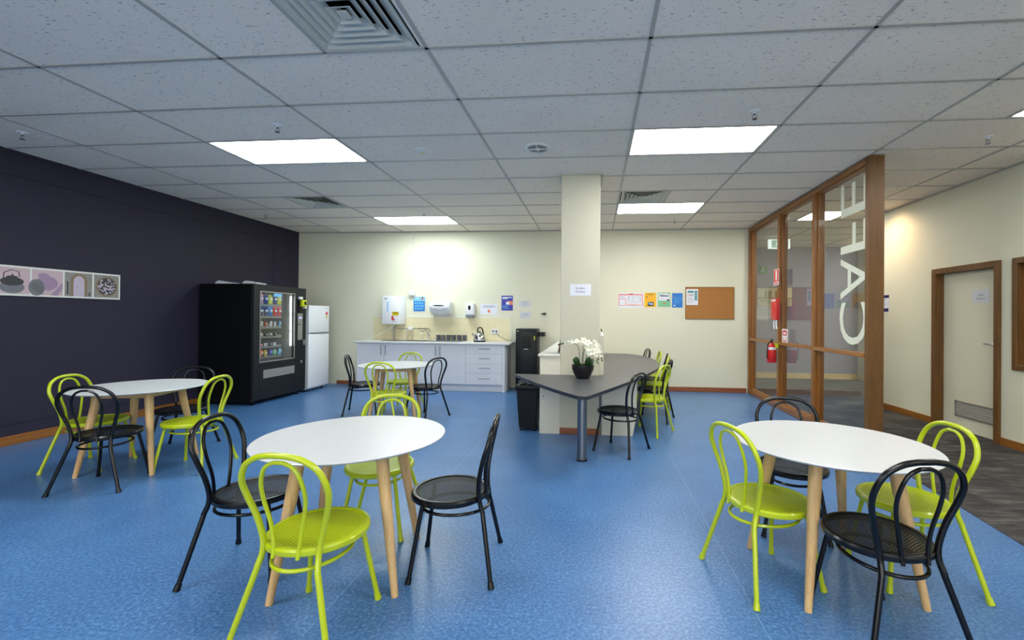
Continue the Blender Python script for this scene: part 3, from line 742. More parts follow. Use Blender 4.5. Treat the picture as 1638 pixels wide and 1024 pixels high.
for x in (-3.45, -3.33): MB().tube([(x, 8.43, 1.11), (x, 8.43, 1.165)], .006, 8).tube([(x, 8.43, 1.135), (x, 8.49, 1.135)], .007, 8).build('bracket', 'steel', t)
B(-3.68, -3.58, 8.40, 8.46, 1.12, 1.165, bev=.01, seg=2).build('filter', 'white_pl', t)
# conduit with box
t = thing('cable_conduit', 'white vertical cable conduit ending in a box on the wall', 'conduit', (-3.63, YB, 0))
B(-.022, .022, -.02, 0, 1.9, ZC - .005, bev=.003).build('duct', 'cream_panel', t)
B(-.055, .055, -.06, 0, 1.79, 1.90, bev=.008, seg=2).build('junction_box', 'white_pl', t)
# towel dispenser
t = thing('towel_dispenser', 'white paper towel dispenser on the wall above the tiles', 'dispenser', (-3.196, YB, 1.42))
pr = [(0.0, 0.0), (-.12, 0.0), (-.20, .05), (-.235, .12), (-.24, .17), (-.22, .225), (-.16, .25), (0.0, .25)]
mb = MB(); a = [mb.bm.verts.new((0.0, y, z)) for y, z in pr]; c = [mb.bm.verts.new((.40, y, z)) for y, z in pr]
mb.bm.faces.new(a); mb.bm.faces.new(c[::-1])
for i in range(len(pr)): mb.bm.faces.new((a[i], c[i], c[(i + 1) % len(pr)], a[(i + 1) % len(pr)]))
mb.bm.faces.ensure_lookup_table()
bmesh.ops.bevel(mb.bm, geom=list(mb.bm.faces[0].edges) + list(mb.bm.faces[1].edges), offset=.012, segments=2, affect='EDGES')
mb.build('casing', 'white_pl', t)
MB().blob((.185, -.24, .172), .12, .006, .012).build('slot', 'dark', t)
MB().tube([(.03, -.246, .15), (.06, -.243, .12), (.20, -.225, .075), (.37, -.235, .12)], .004, 6).build('cover_seam', 'grey_pl', t)
MB().box(.10, .26, -.10, -.06, -.02, .004).build('paper_towel', 'paper', t)
# soap dispenser
t = thing('soap_dispenser', 'white soap dispenser with dark window and push bar', 'dispenser', (-2.516, YB, 1.365))
B(0, .172, -.13, 0, .04, .285, bev=.025, seg=3).build('casing', 'white_pl', t)
B(.012, .16, -.145, -.02, 0, .055, bev=.01, seg=2).build('push_bar', 'grey_pl', t)
MB().blob((.085, -.129, .19), .03, .006, .048).build('window', 'dark', t)
t = thing('power_outlet', 'white double power outlet with black plugs on the tiles beside the kettle', 'power outlet', (-2.02, YB - .012, 1.045))
B(0, .145, -.012, 0, 0, .095, bev=.004).build('plate', 'white_pl', t)
for x in (.04, .105): MB().lathe([(.017, 0), (.015, .035), (0, .035)], 14, c=(x, -.012, .055), mat4=Matrix.Rotation(PI / 2, 4, 'X')).build('plug', 'dark', t)
CORD = (MB().tube([(0.105, -0.041, 0.045), (0.14, -0.051, -0.015), (0.22, -0.061, -0.065), (0.32, -0.071, -0.11), (0.44, -0.091, -0.12), (0.49, -0.111, -0.115), (0.515, -0.121, -0.145), (0.52, -0.121, -0.245)], .005, 8).build('power_cord', 'grey_pl', t))
# kettle
t = thing('kettle', 'polished steel dome kettle with black loop handle on the worktop', 'kettle', (-2.18, 8.22, .9035))
MB().lathe([(0, 0), (.115, 0), (.118, .012), (.118, .025), (.10, .03), (0, .03)], 36).build('base', 'dark', t)
MB().lathe([(.0, .03), (.108, .03), (.112, .05), (.108, .09), (.092, .13), (.065, .165), (.03, .185), (0, .19)], 40).build('body', 'chrome', t)
MB().tube([(0, 0, .19), (0, 0, .205)], .014, 12).build('lid_knob', 'dark', t)
MB().tube([(-.03, 0, .175), (-.045, 0, .215), (-.03, 0, .262), (0.01, 0, .275), (.045, 0, .25), (.062, 0, .20), (.07, 0, .15), (.085, 0, .12)], .0125, 10).build('handle', 'dark', t)
MB().tube([(-.095, 0, .10), (-.135, 0, .14), (-.15, 0, .165)], [.022, .015, .012], 12).build('spout', 'chrome', t)
# cups
def cup(x, inv, lb):
    pr = [(0, 0), (.032, 0), (.045, .112), (.041, .112), (.029, .006), (0, .006)]
    if inv: pr = [(.032 if r == .045 else .0, .112 - z) if False else (r, .112 - z) for r, z in pr]
    o = MB().lathe(pr, 24, cap=False).build('cup', 'cup', None, (x, 8.443, .9035))
    return tag(o, lb, 'cup', 'grey cups along the tiles')
CX_ = [(-3.07, 0, 'grey cup standing alone beside the mixer tap'), (-2.972, 1, 'grey cup turned upside down'), (-2.866, 0, 'first upright grey cup right of the upside-down one'),
       (-2.764, 0, 'grey cup second in the run of four upright cups'), (-2.653, 0, 'grey cup third in the run of four upright cups'), (-2.545, 0, 'grey cup at the right end of the row, nearest the kettle')]
for x, inv, lb in CX_:
    cup(x, inv, lb)
# wall posters and notices
YW = YB - 0.001
drops = [(0.12 + .2 * (k % 4) + (.04 if (k // 4) % 2 else 0), .38 + .19 * (k // 4), .25 + .2 * (k % 4) + (.04 if (k // 4) % 2 else 0), .50 + .19 * (k // 4), 'blue_l') for k in range(12)]
sheet('hygiene_poster', 'bright blue poster with rows of pale spots beside the water heater', 'poster', (-3.609, YW, 1.481), .235, .285, 'blue',
      [(0, 0, 1, .3, mat('poster_mid_blue', rgb(70, 150, 214), .6) and 'blue_l')] + drops + [(.70, .06, .84, .22, 'orange'), (.74, .02, .86, .10, 'ink_k'), (.08, .1, .5, .14, 'paper')])
sheet('sink_notice', 'large white notice with small orange emblem beside the soap dispenser', 'notice', (-2.248, YW, 1.43), .34, .206, 'paper',
      [(.2, .17, .82, .20, 'ink_k'), (.1, .27, .9, .30, 'ink_k'), (.25, .36, .7, .385, 'inkg'), (.44, .6, .58, .82, 'orange'), (.47, .58, .55, .72, 'redp')])
sheet('handwashing_poster', 'violet-blue poster with an orange hand above the tile corner', 'poster', (-1.825, YW, 1.506), .226, .292, 'violet',
      [(.08, .09, .92, .15, 'paper'), (.08, .15, .55, .22, 'paper'), (.5, .36, .98, .52, 'skin'), (.4, .42, .7, .6, 'paper'), (.75, .48, 1, .62, 'skin')] + lines(.08, .7, .66, .9, 4, 'blue_l', .3))
sheet('paper_notice', 'faint white notice on the cream wall, upper of two', 'notice', (-1.477, YW, 1.575), .235, .125, 'paper2', [(.28, .2, .75, .28, 'inkg'), (.2, .5, .85, .55, 'inkg'), (.35, .62, .65, .66, 'inkg')], group='two plain notices above the water cooler')
sheet('paper_notice', 'faint white notice on the cream wall, lower of two', 'notice', (-1.463, YW, 1.355), .225, .135, 'paper2', [(.25, .35, .7, .40, 'inkg'), (.2, .5, .8, .56, 'inkg')], group='two plain notices above the water cooler')
sheet('evacuation_plan', 'wide white plan with red border taped to the back wall', 'notice', (.443, YW, 1.575), .47, .285, 'paper',
      [(.02, .08, .98, .15, 'redp'), (.02, .82, .98, .85, 'redp'), (.02, .08, .045, .85, 'redp'), (.955, .08, .98, .85, 'redp'), (.045, .4, .33, .43, 'redp'), (.3, .45, .32, .8, 'redp'), (.45, .05, .6, .12, 'red')]
      + lines(.07, .3, .2, .38, 4, 'inkg', .3) + [(.42 + .06 * k, .3 + .08 * (k % 3), .45 + .06 * k, .33 + .08 * (k % 3), 'ink_k') for k in range(8)]
      + [(.4, .25, .42, .6, 'inkg'), (.42, .25, .9, .27, 'inkg'), (.88, .27, .9, .6, 'inkg'), (.42, .6, .9, .62, 'inkg'), (.6, .27, .615, .6, 'inkg')] + [(.38 + .08 * k, .74, .42 + .08 * k, .79, 'orange') for k in range(6)])
sheet('yellow_poster', 'yellow poster with a dark blue picture near its foot', 'poster', (.94, YW, 1.59), .215, .275, 'yellow',
      lines(.2, .92, .06, .22, 2, 'ink_k', .35) + [(.1, .28, .3, .33, 'ink_k'), (.35, .28, .8, .31, 'orange'), (.1, .42, .9, .44, 'orange'), (.15, .54, .9, .56, 'orange'), (.3, .64, .8, .92, 'navy'), (.36, .68, .5, .82, 'blue_l'), (.55, .72, .7, .84, 'paper'), (.25, .84, .6, .9, 'ink_k')])
sheet('green_poster', 'poster, white above and pale green below, on the back wall', 'poster', (1.195, YW, 1.597), .23, .272, 'green',
      [(.06, .06, .94, .56, 'paper'), (.14, .13, .5, .18, 'inkg'), (.14, .2, .85, .27, 'ink_k'), (.14, .42, .6, .45, 'inkg'), (.72, .46, .9, .58, 'navy'), (.4, .72, .62, .80, 'redp'), (.82, .04, .9, .09, 'ink_k')])
sheet('blue_poster', 'plain mid-blue poster with small text beside the cork board', 'poster', (1.455, YW, 1.585), .195, .275, 'blue',
      lines(.15, .8, .3, .75, 6, 'blue_l', .15) + [(.12, .22, .24, .27, 'redp'), (.15, .82, .32, .9, 'paper'), (.8, .4, .88, .46, 'blue_l')])
t = thing('cork_board', 'brown cork pinboard with timber frame on the cream back wall', 'pinboard', (1.698, YB, 1.372))
B(.01, .885, -.012, 0, .01, .595).build('cork_panel', 'cork', t)
mb = MB()
for a in ((0, .895, 0, .014), (0, .895, .591, .605), (0, .014, .014, .591), (.881, .895, .014, .591)): mb.box(a[0], a[1], -.02, 0, a[2], a[3], bev=.003)
mb.build('frame', wood('oak_edge', rgb(132, 92, 34), rgb(160, 116, 50), .5, 'x'), t)
sheet('pinned_flyer', 'white and teal flyer pinned to the left of the cork board', 'flyer', (1.716, YB - .0125, 1.635), .215, .30, 'paper',
      [(.1, .1, .62, .24, 'teal'), (.1, .35, .62, .39, 'redp'), (.3, .35, .6, .39, 'ink_k'), (.7, .1, .94, .7, 'teal'), (.7, .25, .94, .27, 'paper'), (.7, .4, .94, .42, 'paper'), (.7, .55, .94, .57, 'paper')] + lines(.12, .62, .48, .9, 7, 'inkg', .25), th=.004)
# water cooler
t = thing('water_cooler', 'tall black water cooler tower beside the kitchen bench', 'water cooler', (-1.456, 8.05, 0))
B(0, .40, 0, .40, .03, 1.165, bev=.012, seg=2).build('body', 'dark', t)
MB().box(.11, .29, -.001, .02, .80, 1.10, bev=.004).build('dispensing_panel', mat('gloss_black', rgb(8, 8, 10), .12), t)
MB().box(.15, .25, -.02, 0, .92, .98, bev=.006).build('nozzle', 'dark', t)
MB().box(.34, .36, -.003, 0, .96, 1.03).build('green_label', 'acid', t)
MB().lathe([(0, 0), (.012, 0), (.012, .003), (0, .003)], 14, c=(.04, 0, 1.12), mat4=Matrix.Rotation(PI / 2, 4, 'X')).box(.185, .235, -.002, 0, .785, .793).lathe([(0, 0), (.009, 0), (.009, .003), (0, .003)], 14, c=(.168, 0, .789), mat4=Matrix.Rotation(PI / 2, 4, 'X')).build('badge', 'offwhite', t)
MB().box(.02, .38, .02, .38, 0, .03).build('plinth', 'dark', t)
B(.402, .526, .10, .30, 1.02, 1.10, bev=.004).build('side_holder', 'dark', t)
t = thing('wall_clip', 'small black clip with hanging threads on the wall right of the notices', 'clip', (-.99, YB, 1.449))
MB().lathe([(.006, 0), (.012, .03), (.02, .09), (.02, .1)], 14, c=(-.05, -.025, 0), mat4=Matrix.Rotation(PI / 2, 4, 'Y')).box(-.01, .05, -.025, 0, -.008, .008).build('holder', 'dark', t)
for x in (-.02, .02): MB().tube([(x, -.022, -.01), (x + .004, -.022, -.33)], .0012, 5).build('thread', 'inkg', t)

# ================================================================== COLUMN, LOW WALL, ISLAND
t = structure('column', 'square cream column with timber skirting')
MB().box(-.405, .057, 5.2, 5.65, 0, ZC, bev=.004).box(-.43, .082, 5.175, 5.675, ZC - .012, ZC - .001).build('shaft', 'cream_col', t)
B(-.405, .062, 5.19, 5.1999, 0, .075, bev=.003).build('skirting', 'red_wood_x', t)
t = structure('low_wall', 'cream half-height wall running from the column to the back wall')
MB().box(-.645, -.4055, 5.20, YB - .001, 0, .915).box(-.4055, -.1, 5.66, YB - .001, 0, .915).build('body', 'cream_panel', t)
MB().box(-.668, -.4055, 5.18, YB - .001, .915, .94, bev=.004).box(-.4055, -.08, 5.66, YB - .001, .915, .94).build('cap', 'offwhite', t)
MB().box(.058, .108, 5.21, 5.40, .7005, 1.17, bev=.003).build('edge_panel', 'cream_col', t)
mb = MB().lathe([(0, 0), (.01, 0), (.01, .003), (0, .003)], 12, c=(-.60, 5.20, .44), mat4=Matrix.Rotation(PI / 2, 4, 'X')); mb.build('screw_cap', 'grey_pl', t)
t = thing('island_table', 'large charcoal worktop table with curved edge wrapping the column', 'table', (0, 0, 0))
def bez(p0, p1, p2, n=10): return [((1 - s) ** 2 * p0[0] + 2 * s * (1 - s) * p1[0] + s * s * p2[0], (1 - s) ** 2 * p0[1] + 2 * s * (1 - s) * p1[1] + s * s * p2[1]) for s in [i / n for i in range(n + 1)]]
poly = [(-.94, 5.195)] + bez((-.93, 5.15), (-.55, 4.36), (-.14, 3.80), 10) + bez((-.09, 3.775), (-.06, 3.78), (-.04, 3.83), 4)[1:] + bez((.22, 4.40), (.62, 5.3), (.84, 6.02), 8) + bez((.86, 6.1), (1.02, 6.95), (.96, 7.6), 8)[0:] + bez((.93, 7.8), (.85, 8.2), (.62, 8.49), 6) + [(.112, 8.49), (.112, 5.195)]
mb = MB().prism(poly, .668, .70, bev=.003)
for f in mb.bm.faces:
    if abs(f.normal.z) < .6: f.material_index = 1
mb.bm.normal_update()
for f in mb.bm.faces: f.material_index = 0 if f.normal.z > .7 else 1
mb.build('tabletop', ['charcoal', 'charcoal_edge'], t)
lg = MB().lathe([(.05, .0), (.05, .02), (.046, .022), (.046, .667)], 32, c=(-.114, 4.26, 0)).build('leg', 'leg_steel', t)
MB().lathe([(.0525, .0), (.0525, .014), (.0505, .016)], 32, c=(-.114, 4.26, 0), cap=False).build('foot_ring', 'dark', lg)
mb = MB(); q = [(.112, 5.19), (.49, 5.19), (.452, 5.19)]
for yy in (5.205, 5.235): pass
a = [mb.bm.verts.new((x, y, z)) for y in (5.205, 5.235) for x, z in ((.09, 0), (.45, 0), (.49, .20), (.50, .667), (.09, .667))]
mb.bm.faces.new(a[:5]); mb.bm.faces.new(a[5:][::-1])
for i in range(5): mb.bm.faces.new((a[i], a[5 + i], a[5 + (i + 1) % 5], a[(i + 1) % 5]))
mb.build('support_panel', 'cream_panel', t)
MB().tube([(.72, 7.4, 0), (.72, 7.4, .667)], .045, 20).build('leg', 'steel', t)
sheet('kitchen_sign', 'white notice reading Student Kitchen taped to the cream column', 'notice', (-.297, 5.1995, 1.638), .25, .135, 'paper', [],
      [('Student', .036, .5, .44, 'ink'), ('Kitchen', .036, .5, .74, 'ink')])
# bottle on the edge panel, leaning board
t = thing('small_bottle', 'tiny white cone-shaped bottle with dark tip on the panel beside the column', 'bottle', (.083, 5.28, 1.17))
MB().lathe([(0, 0), (.024, 0), (.022, .015), (.008, .04), (0, .042)], 16).build('body', 'white_pl', t)
MB().tube([(0, 0, .04), (0, 0, .052), (-.012, 0, .075)], .006, 8).build('tip', 'dark', t)
t = thing('picture_frame', 'brown timber frame seen edge-on, leaning beside the column on the low wall', 'picture frame', (-.452, 5.44, .941))
mb = MB(); a = []
for y in (0, .14):
    for x, z in ((0, 0), (.014, .002), (.042, .182), (.028, .184)): a.append(mb.bm.verts.new((x, y, z)))
mb.bm.faces.new(a[:4]); mb.bm.faces.new(a[4:][::-1])
for i in range(4): mb.bm.faces.new((a[i], a[4 + i], a[4 + (i + 1) % 4], a[(i + 1) % 4]))
mb.build('frame', 'dark_wood', t)
mb = MB(); mb.quad([(-.0005, .015, .018), (-.0005, .125, .018), (.0245, .125, .168), (.0245, .015, .168)]); mb.build('picture', 'paper2', t)

# waste bin
t = thing('waste_bin', 'tall black bin with crumpled bag under the island table tip', 'bin', (-.80, 5.42, 0))
mb = MB(); a = []
for z, s, d in ((.03, .105, .15), (.50, .135, .18)):
    for x, y in ((-s, -d), (s, -d), (s, d), (-s, d)): a.append(mb.bm.verts.new((x, y, z)))
mb.bm.faces.new(a[:4][::-1]); mb.bm.faces.new(a[4:])
for i in range(4): mb.bm.faces.new((a[i], a[(i + 1) % 4], a[4 + (i + 1) % 4], a[4 + i]))
bmesh.ops.bevel(mb.bm, geom=[e for e in mb.bm.edges], offset=.015, segments=2, affect='EDGES')
mb.build('body', 'dark', t)
B(-.145, .145, -.19, .19, .50, .56, bev=.015, seg=2).build('lid', 'dark', t)
rnd = random.Random(8); mb = MB()
for k in range(9): mb.blob((-.11 + rnd.random() * .18, -.15 + rnd.random() * .2, .565 + rnd.random() * .02), .035, .035, .02, 8, 6)
mb.build('bin_liner', mat('bag_plastic', rgb(28, 29, 32), .15), t)
for x in (-.085, .085):
    for y in (-.12, .12): MB().lathe([(0, -.012), (.024, -.012), (.024, .012), (0, .012)], 16, c=(x, y, .024), mat4=Matrix.Rotation(PI / 2, 4, 'Y')).build('wheel', 'dark', t)

# orchid
t = thing('potted_orchid', 'white orchid arrangement in a round black bowl on the charcoal table', 'potted plant', (-.13, 4.93, .7005))
MB().lathe([(0, 0), (.07, 0), (.078, .008), (.082, .02), (.105, .06), (.122, .11), (.125, .15), (.118, .152), (.115, .135), (0, .13)], 40).build('pot', 'pot', t)
MB().lathe([(0, .136), (.112, .132)], 24, cap=False).build('soil', 'soil', t)
def leaf(base, tip, w, nrm):
    mb = MB(); n = 10; b0 = Vector(base); t0 = Vector(tip); nn = Vector(nrm); side = (t0 - b0).cross(nn).normalized()
    rows = []
    for i in range(n + 1):
        s = i / n; c = b0.lerp(t0, s) + nn * math.sin(s * PI) * .02; ww = w * (math.sin(PI * min(1, s * .85 + .12)) ** .6)
        if i == n: ww = .002
        rows.append([mb.bm.verts.new(c - side * ww + nn * .006), mb.bm.verts.new(c), mb.bm.verts.new(c + side * ww + nn * .006)])
    for a_, b_ in zip(rows, rows[1:]):
        for k in (0, 1): mb.bm.faces.new((a_[k], a_[k + 1], b_[k + 1], b_[k]))
    r = bmesh.ops.extrude_face_region(mb.bm, geom=list(mb.bm.faces))
    for g_ in r['geom']:
        if isinstance(g_, bmesh.types.BMVert): g_.co += nn * .002
    mb.build('leaf', 'leaf', t)
leaf((-.055, -.03, .12), (-.075, -.07, .245), .034, (0.1, -1, .2))
leaf((.055, -.03, .12), (.075, -.08, .245), .038, (-.1, -1, .2))
leaf((-.03, .0, .13), (-.10, .03, .215), .03, (-.5, -.6, .6))
leaf((.04, .02, .13), (.12, .05, .20), .03, (.5, -.5, .6))
def arc(p0, p1, p2, p3, n=14):
    P = [Vector(p) for p in (p0, p1, p2, p3)]
    return [P[0] * (1 - s) ** 3 + P[1] * 3 * s * (1 - s) ** 2 + P[2] * 3 * s * s * (1 - s) + P[3] * s ** 3 for s in [i / n for i in range(n + 1)]]
stems = [arc((-.04, 0, .13), (-.02, -.02, .42), (-.08, -.02, .42), (-.27, -.03, .375)), arc((-.01, 0, .13), (0, 0, .35), (.02, -.03, .46), (.10, -.05, .42)),
         arc((.01, 0, .13), (-.02, 0, .3), (.05, .02, .47), (.16, 0, .33)), arc((.03, 0, .13), (.03, .02, .3), (.09, .02, .42), (.21, .02, .26))]
for s_ in stems: MB().tube(s_, .0035, 6).build('stem', 'stem', t)
def flower(c, r, face, seed):
    rnd = random.Random(seed); f = Vector(face).normalized(); q = f.to_track_quat('Z', 'Y').to_matrix() @ Matrix.Rotation(rnd.random() * 6, 3, 'Z')
    mb = MB()
    for k in range(5):
        big = 1.0 if k in (1, 4) else .8
        ang = k * 2 * PI / 5; R = q @ Matrix.Rotation(ang, 3, 'Z') @ Matrix.Rotation(math.radians(-14), 3, 'Y')
        mb.blob(Vector(c) + R @ Vector((r * .55 * big, 0, 0)), r * .5 * big, r * .40 * big, r * .05, 8, 6, rot=R)
    mb.mi = 1; mb.blob(Vector(c) + q @ Vector((0, 0, r * .12)), r * .16, r * .12, r * .14, 8, 6)
    mb.build('blossom', ['petal', 'petal_c'], t)
fl = [(-.07, -.03, .415, .036), (-.115, -.03, .405, .03), (-.02, -.04, .395, .034), (-.15, -.02, .40, .026), (-.19, -.03, .39, .022)]
fl += [(.015, -.06, .425, .045), (.055, -.07, .40, .05), (.10, -.06, .385, .05), (.135, -.05, .35, .048), (.08, -.08, .345, .05), (.045, -.07, .355, .042), (.11, -.08, .30, .046),
       (.155, -.03, .31, .042), (.075, -.07, .285, .04), (.145, -.04, .265, .036), (.18, 0, .35, .034), (.195, .01, .30, .03), (.13, .02, .40, .034), (.165, .03, .375, .03), (.20, .02, .255, .024)]
for i, (x, y, z, r) in enumerate(fl):
    rnd = random.Random(i); flower((x, y, z), r, (rnd.uniform(-.5, .5), -1, rnd.uniform(-.2, .5)), i)
for i, (x, y, z) in enumerate([(-.225, -.03, .385), (-.245, -.03, .38), (-.27, -.03, .372), (.155, -.02, .20), (.17, -.02, .22), (.21, .02, .225), (.215, .02, .20), (.165, -.02, .175)]):
    MB().blob((x, y, z), .009, .008, .012, 8, 6).build('bud', 'stem' if i % 2 else 'leaf', t)

# ================================================================== VENDING MACHINE AND FRIDGE
t = thing('vending_machine', 'black snack vending machine against the purple wall', 'vending machine', (-5.12, 6.20, 0), LW)
VW, VD, VH = 1.20, .885, 1.85
gx0, gx1, gz0, gz1 = .12, .915, .64, 1.75
mb = MB().box(0, .03, .04, VD, .05, VH, bev=.004).box(VW - .03, VW, .04, VD, .05, VH, bev=.004).box(.03, VW - .03, VD - .03, VD, .05, VH).box(.03, VW - .03, .04, VD - .03, VH - .03, VH).box(.03, VW - .03, .04, VD - .03, .05, .10)
mb.build('cabinet', 'vend', t)
mb = MB().box(0, gx0, 0, .04, .07, VH, bev=.003).box(gx1, VW, 0, .04, .07, VH, bev=.003).box(gx0, gx1, 0, .04, gz1, VH).box(gx0, gx1, 0, .04, .07, gz0)
mb.box(.92, VW - .03, .04, .6, .10, VH - .03)
mb.build('door', 'vend_front', t)
mb = MB()
for a in ((gx0, gx1, gz0, gz0 + .015), (gx0, gx1, gz1 - .015, gz1), (gx0, gx0 + .012, gz0, gz1), (gx1 - .012, gx1, gz0, gz1)): mb.box(a[0], a[1], -.004, .01, a[2], a[3])
mb.build('window_trim', 'alu', t)
B(gx0 + .012, gx1 - .012, .012, .016, gz0 + .015, gz1 - .015).build('glass_front', 'glass', t, smooth=False)
mb = MB().box(.05, .06, .05, .62, .62, gz1 + .05).box(.06, .91, .60, .62, .62, gz1 + .05).box(.90, .915, .05, .6, .62, gz1 + .05).box(.06, .9, .05, .6, .615, .62).box(.06, .9, .05, .6, gz1 + .03, gz1 + .04)
mb.build('interior_liner', 'vend_in', t)
mb = MB()
for z0, z1 in ((.86, 1.10), (1.12, 1.38), (1.40, 1.70)): mb.box(.872, .892, .045, .06, z0, z1)
mb.build('led_strip', 'led', t)
SH = [.72, .88, 1.04, 1.19, 1.36, 1.55]
for z in SH:
    sh = MB().box(.065, .70, .10, .58, z - .012, z - .004).box(.065, .70, .085, .10, z - .03, z + .012).build('shelf', 'alu', t)
    mb = MB()
    for k in range(6):
        x = .12 + k * .1; mb.tube([(x + .03 * math.cos(a_ * .9), .12 + a_ * .012, z + .035 + .03 * math.sin(a_ * .9)) for a_ in range(0, 28)], .0018, 4)
    mb.build('coil', 'steel', sh)
MB().box(.98, 1.10, -.012, 0, .95, 1.41, bev=.003).build('coin_panel', 'alu', t)
MB().box(1.0, 1.08, -.014, -.012, 1.325, 1.345).build('display', 'blue_led', t)
MB().box(1.05, 1.07, -.016, -.012, 1.265, 1.275).box(1.0, 1.02, -.018, -.012, 1.21, 1.23).build('coin_slot', 'dark', t)
MB().box(.99, 1.08, -.02, 0, 1.43, 1.65, bev=.004).build('keypad', 'dark', t)
MB().box(.99, 1.08, -.03, 0, 1.655, 1.70, bev=.004).build('reader_top', 'white_pl', t)
cr = MB().box(1.02, 1.13, -.07, -.02, 1.53, 1.645, bev=.008, seg=2).build('card_reader', 'acid', t)
MB().box(1.05, 1.11, -.074, -.07, 1.56, 1.62, bev=.002).build('reader_screen', 'dark', cr)
MB().box(1.10, 1.15, -.05, 0, 1.50, 1.53).build('receipt_slot', 'white_pl', t)
MB().box(1.12, 1.17, -.02, 0, .86, .95, bev=.006, seg=2).build('lock', 'steel', t)
MB().box(1.07, 1.11, -.006, 0, .545, .595).build('key_plate', 'alu', t)
fp = B(.20, .91, -.008, .0, .39, .52, bev=.003).build('delivery_flap', 'alu', t)
MB().box(.48, .62, -.010, -.008, .45, .46).build('flap_text', 'inkg', fp)
MB().box(.42, .60, .006, .011, gz1 - .075, gz1 - .025).build('glass_label', 'blue_l', t)
for x in (.08, VW - .12):
    for y in (.08, VD - .1): MB().lathe([(.03, 0), (.03, .012), (.012, .02), (.012, .07)], 16, c=(x, y, 0)).build('foot', 'dark', t)
vendM = Matrix.Translation((-5.12, 6.20, 0)) @ Matrix.Rotation(LW, 4, 'Z')
snacks = [(5, [('gold', 'yellow'), ('pink', 'pink'), ('navy', 'dark blue'), ('acid', 'lime'), ('navy', 'dark blue'), ('acid', 'lime')], .15, .085),
          (4, [('leaf', 'green'), ('navy', 'dark blue'), ('navy', 'dark blue'), ('blue', 'blue'), ('red', 'red'), ('red', 'red')], .15, .085),
          (3, [('paper', 'white'), ('paper', 'white'), ('redp', 'pale red'), ('paper', 'white'), ('paper', 'white'), ('blue_l', 'pale blue')], .08, .03),
          (2, [('blue_l', 'pale blue'), ('paper', 'white'), ('dark', 'black'), ('alu', 'silver'), ('dark', 'black')], .05, .07),
          (1, [('red', 'red'), ('redp', 'pale red'), ('paper', 'white'), ('leaf', 'green'), ('paper', 'white')], .05, .06),
          (0, [('pink', 'pink'), ('orange', 'orange'), ('gold', 'yellow'), ('violet', 'violet'), ('green', 'pale green'), ('blue_l', 'pale blue')], .10, .06)]
sname = {5: 'top', 4: 'second', 3: 'third', 2: 'fourth', 1: 'fifth', 0: 'bottom'}
for si, items, hh, ww in snacks:
    for k, (mk, cn) in enumerate(items):
        x = .12 + k * .1; z = SH[si] + .003
        mb = MB(); n = 6
        prof = [(-.5, .1), (-.46, .5), (-.2, 1), (.2, 1), (.46, .5), (.5, .1)]
        rings = []
        for fz, th in prof:
            zz = (fz + .5) * hh; d = .018 * th; w2 = ww / 2 * (.96 if th == 1 else 1)
            rings.append([mb.bm.verts.new((-w2, 0, zz)), mb.bm.verts.new((-w2 * .5, -d, zz)), mb.bm.verts.new((w2 * .5, -d, zz)), mb.bm.verts.new((w2, 0, zz)), mb.bm.verts.new((w2 * .5, d, zz)), mb.bm.verts.new((-w2 * .5, d, zz))])
        for a_, b_ in zip(rings, rings[1:]):
            for i in range(6): mb.bm.faces.new((a_[i], a_[(i + 1) % 6], b_[(i + 1) % 6], b_[i]))
        mb.bm.faces.new(rings[0][::-1]); mb.bm.faces.new(rings[-1])
        mb.mi = 1; mb.box(-ww * .3, ww * .3, -.0195, -.018, hh * .45, hh * .65)
        if k % 2 and si in (0, 3): 
            for v_ in mb.bm.verts: v_.co = Matrix.Rotation(.3, 3, 'Y') @ v_.co + Vector((0, 0, .008))
        o = mb.build('snack_packet', [mk, 'paper' if mk != 'paper' else 'redp'], None, vendM @ Vector((x, .062, z)), LW)
        pos = 'from the left: %s' % ['first', 'second', 'third', 'fourth', 'fifth', 'sixth'][k]
        tag(o, f'{cn} packet on the {sname[si]} shelf of the vending machine, {pos}', 'snack', 'snacks in the vending machine')
# papers on top
for (x, y, r, lb, w) in ((-5.72, 6.42, .15, 'crumpled white paper bag on the vending machine, farther from its front', .30), (-5.28, 6.40, -.1, 'crumpled white paper bag on the vending machine, near its front edge', .26)):
    mb = MB(); n = 10; rnd = random.Random(int(-x * 100)); g = []
    for i in range(n + 1):
        g.append([mb.bm.verts.new(((i / n - .5) * w, (j / 6 - .5) * .18, .012 + (.045 * (1 - i / n) + .012 * rnd.random()) * math.sin(PI * (j + .6) / 7.2))) for j in range(7)])
    for i in range(n):
        for j in range(6): mb.bm.faces.new((g[i][j], g[i + 1][j], g[i + 1][j + 1], g[i][j + 1]))
    r_ = bmesh.ops.extrude_face_region(mb.bm, geom=list(mb.bm.faces))
    for g_ in r_['geom']:
        if isinstance(g_, bmesh.types.BMVert): g_.co.z = 0.0
    tag(mb.build('paper_bag', 'paper2', None, (x, y, VH + .001), r), lb, 'paper bag', 'paper bags on top of the vending machine')

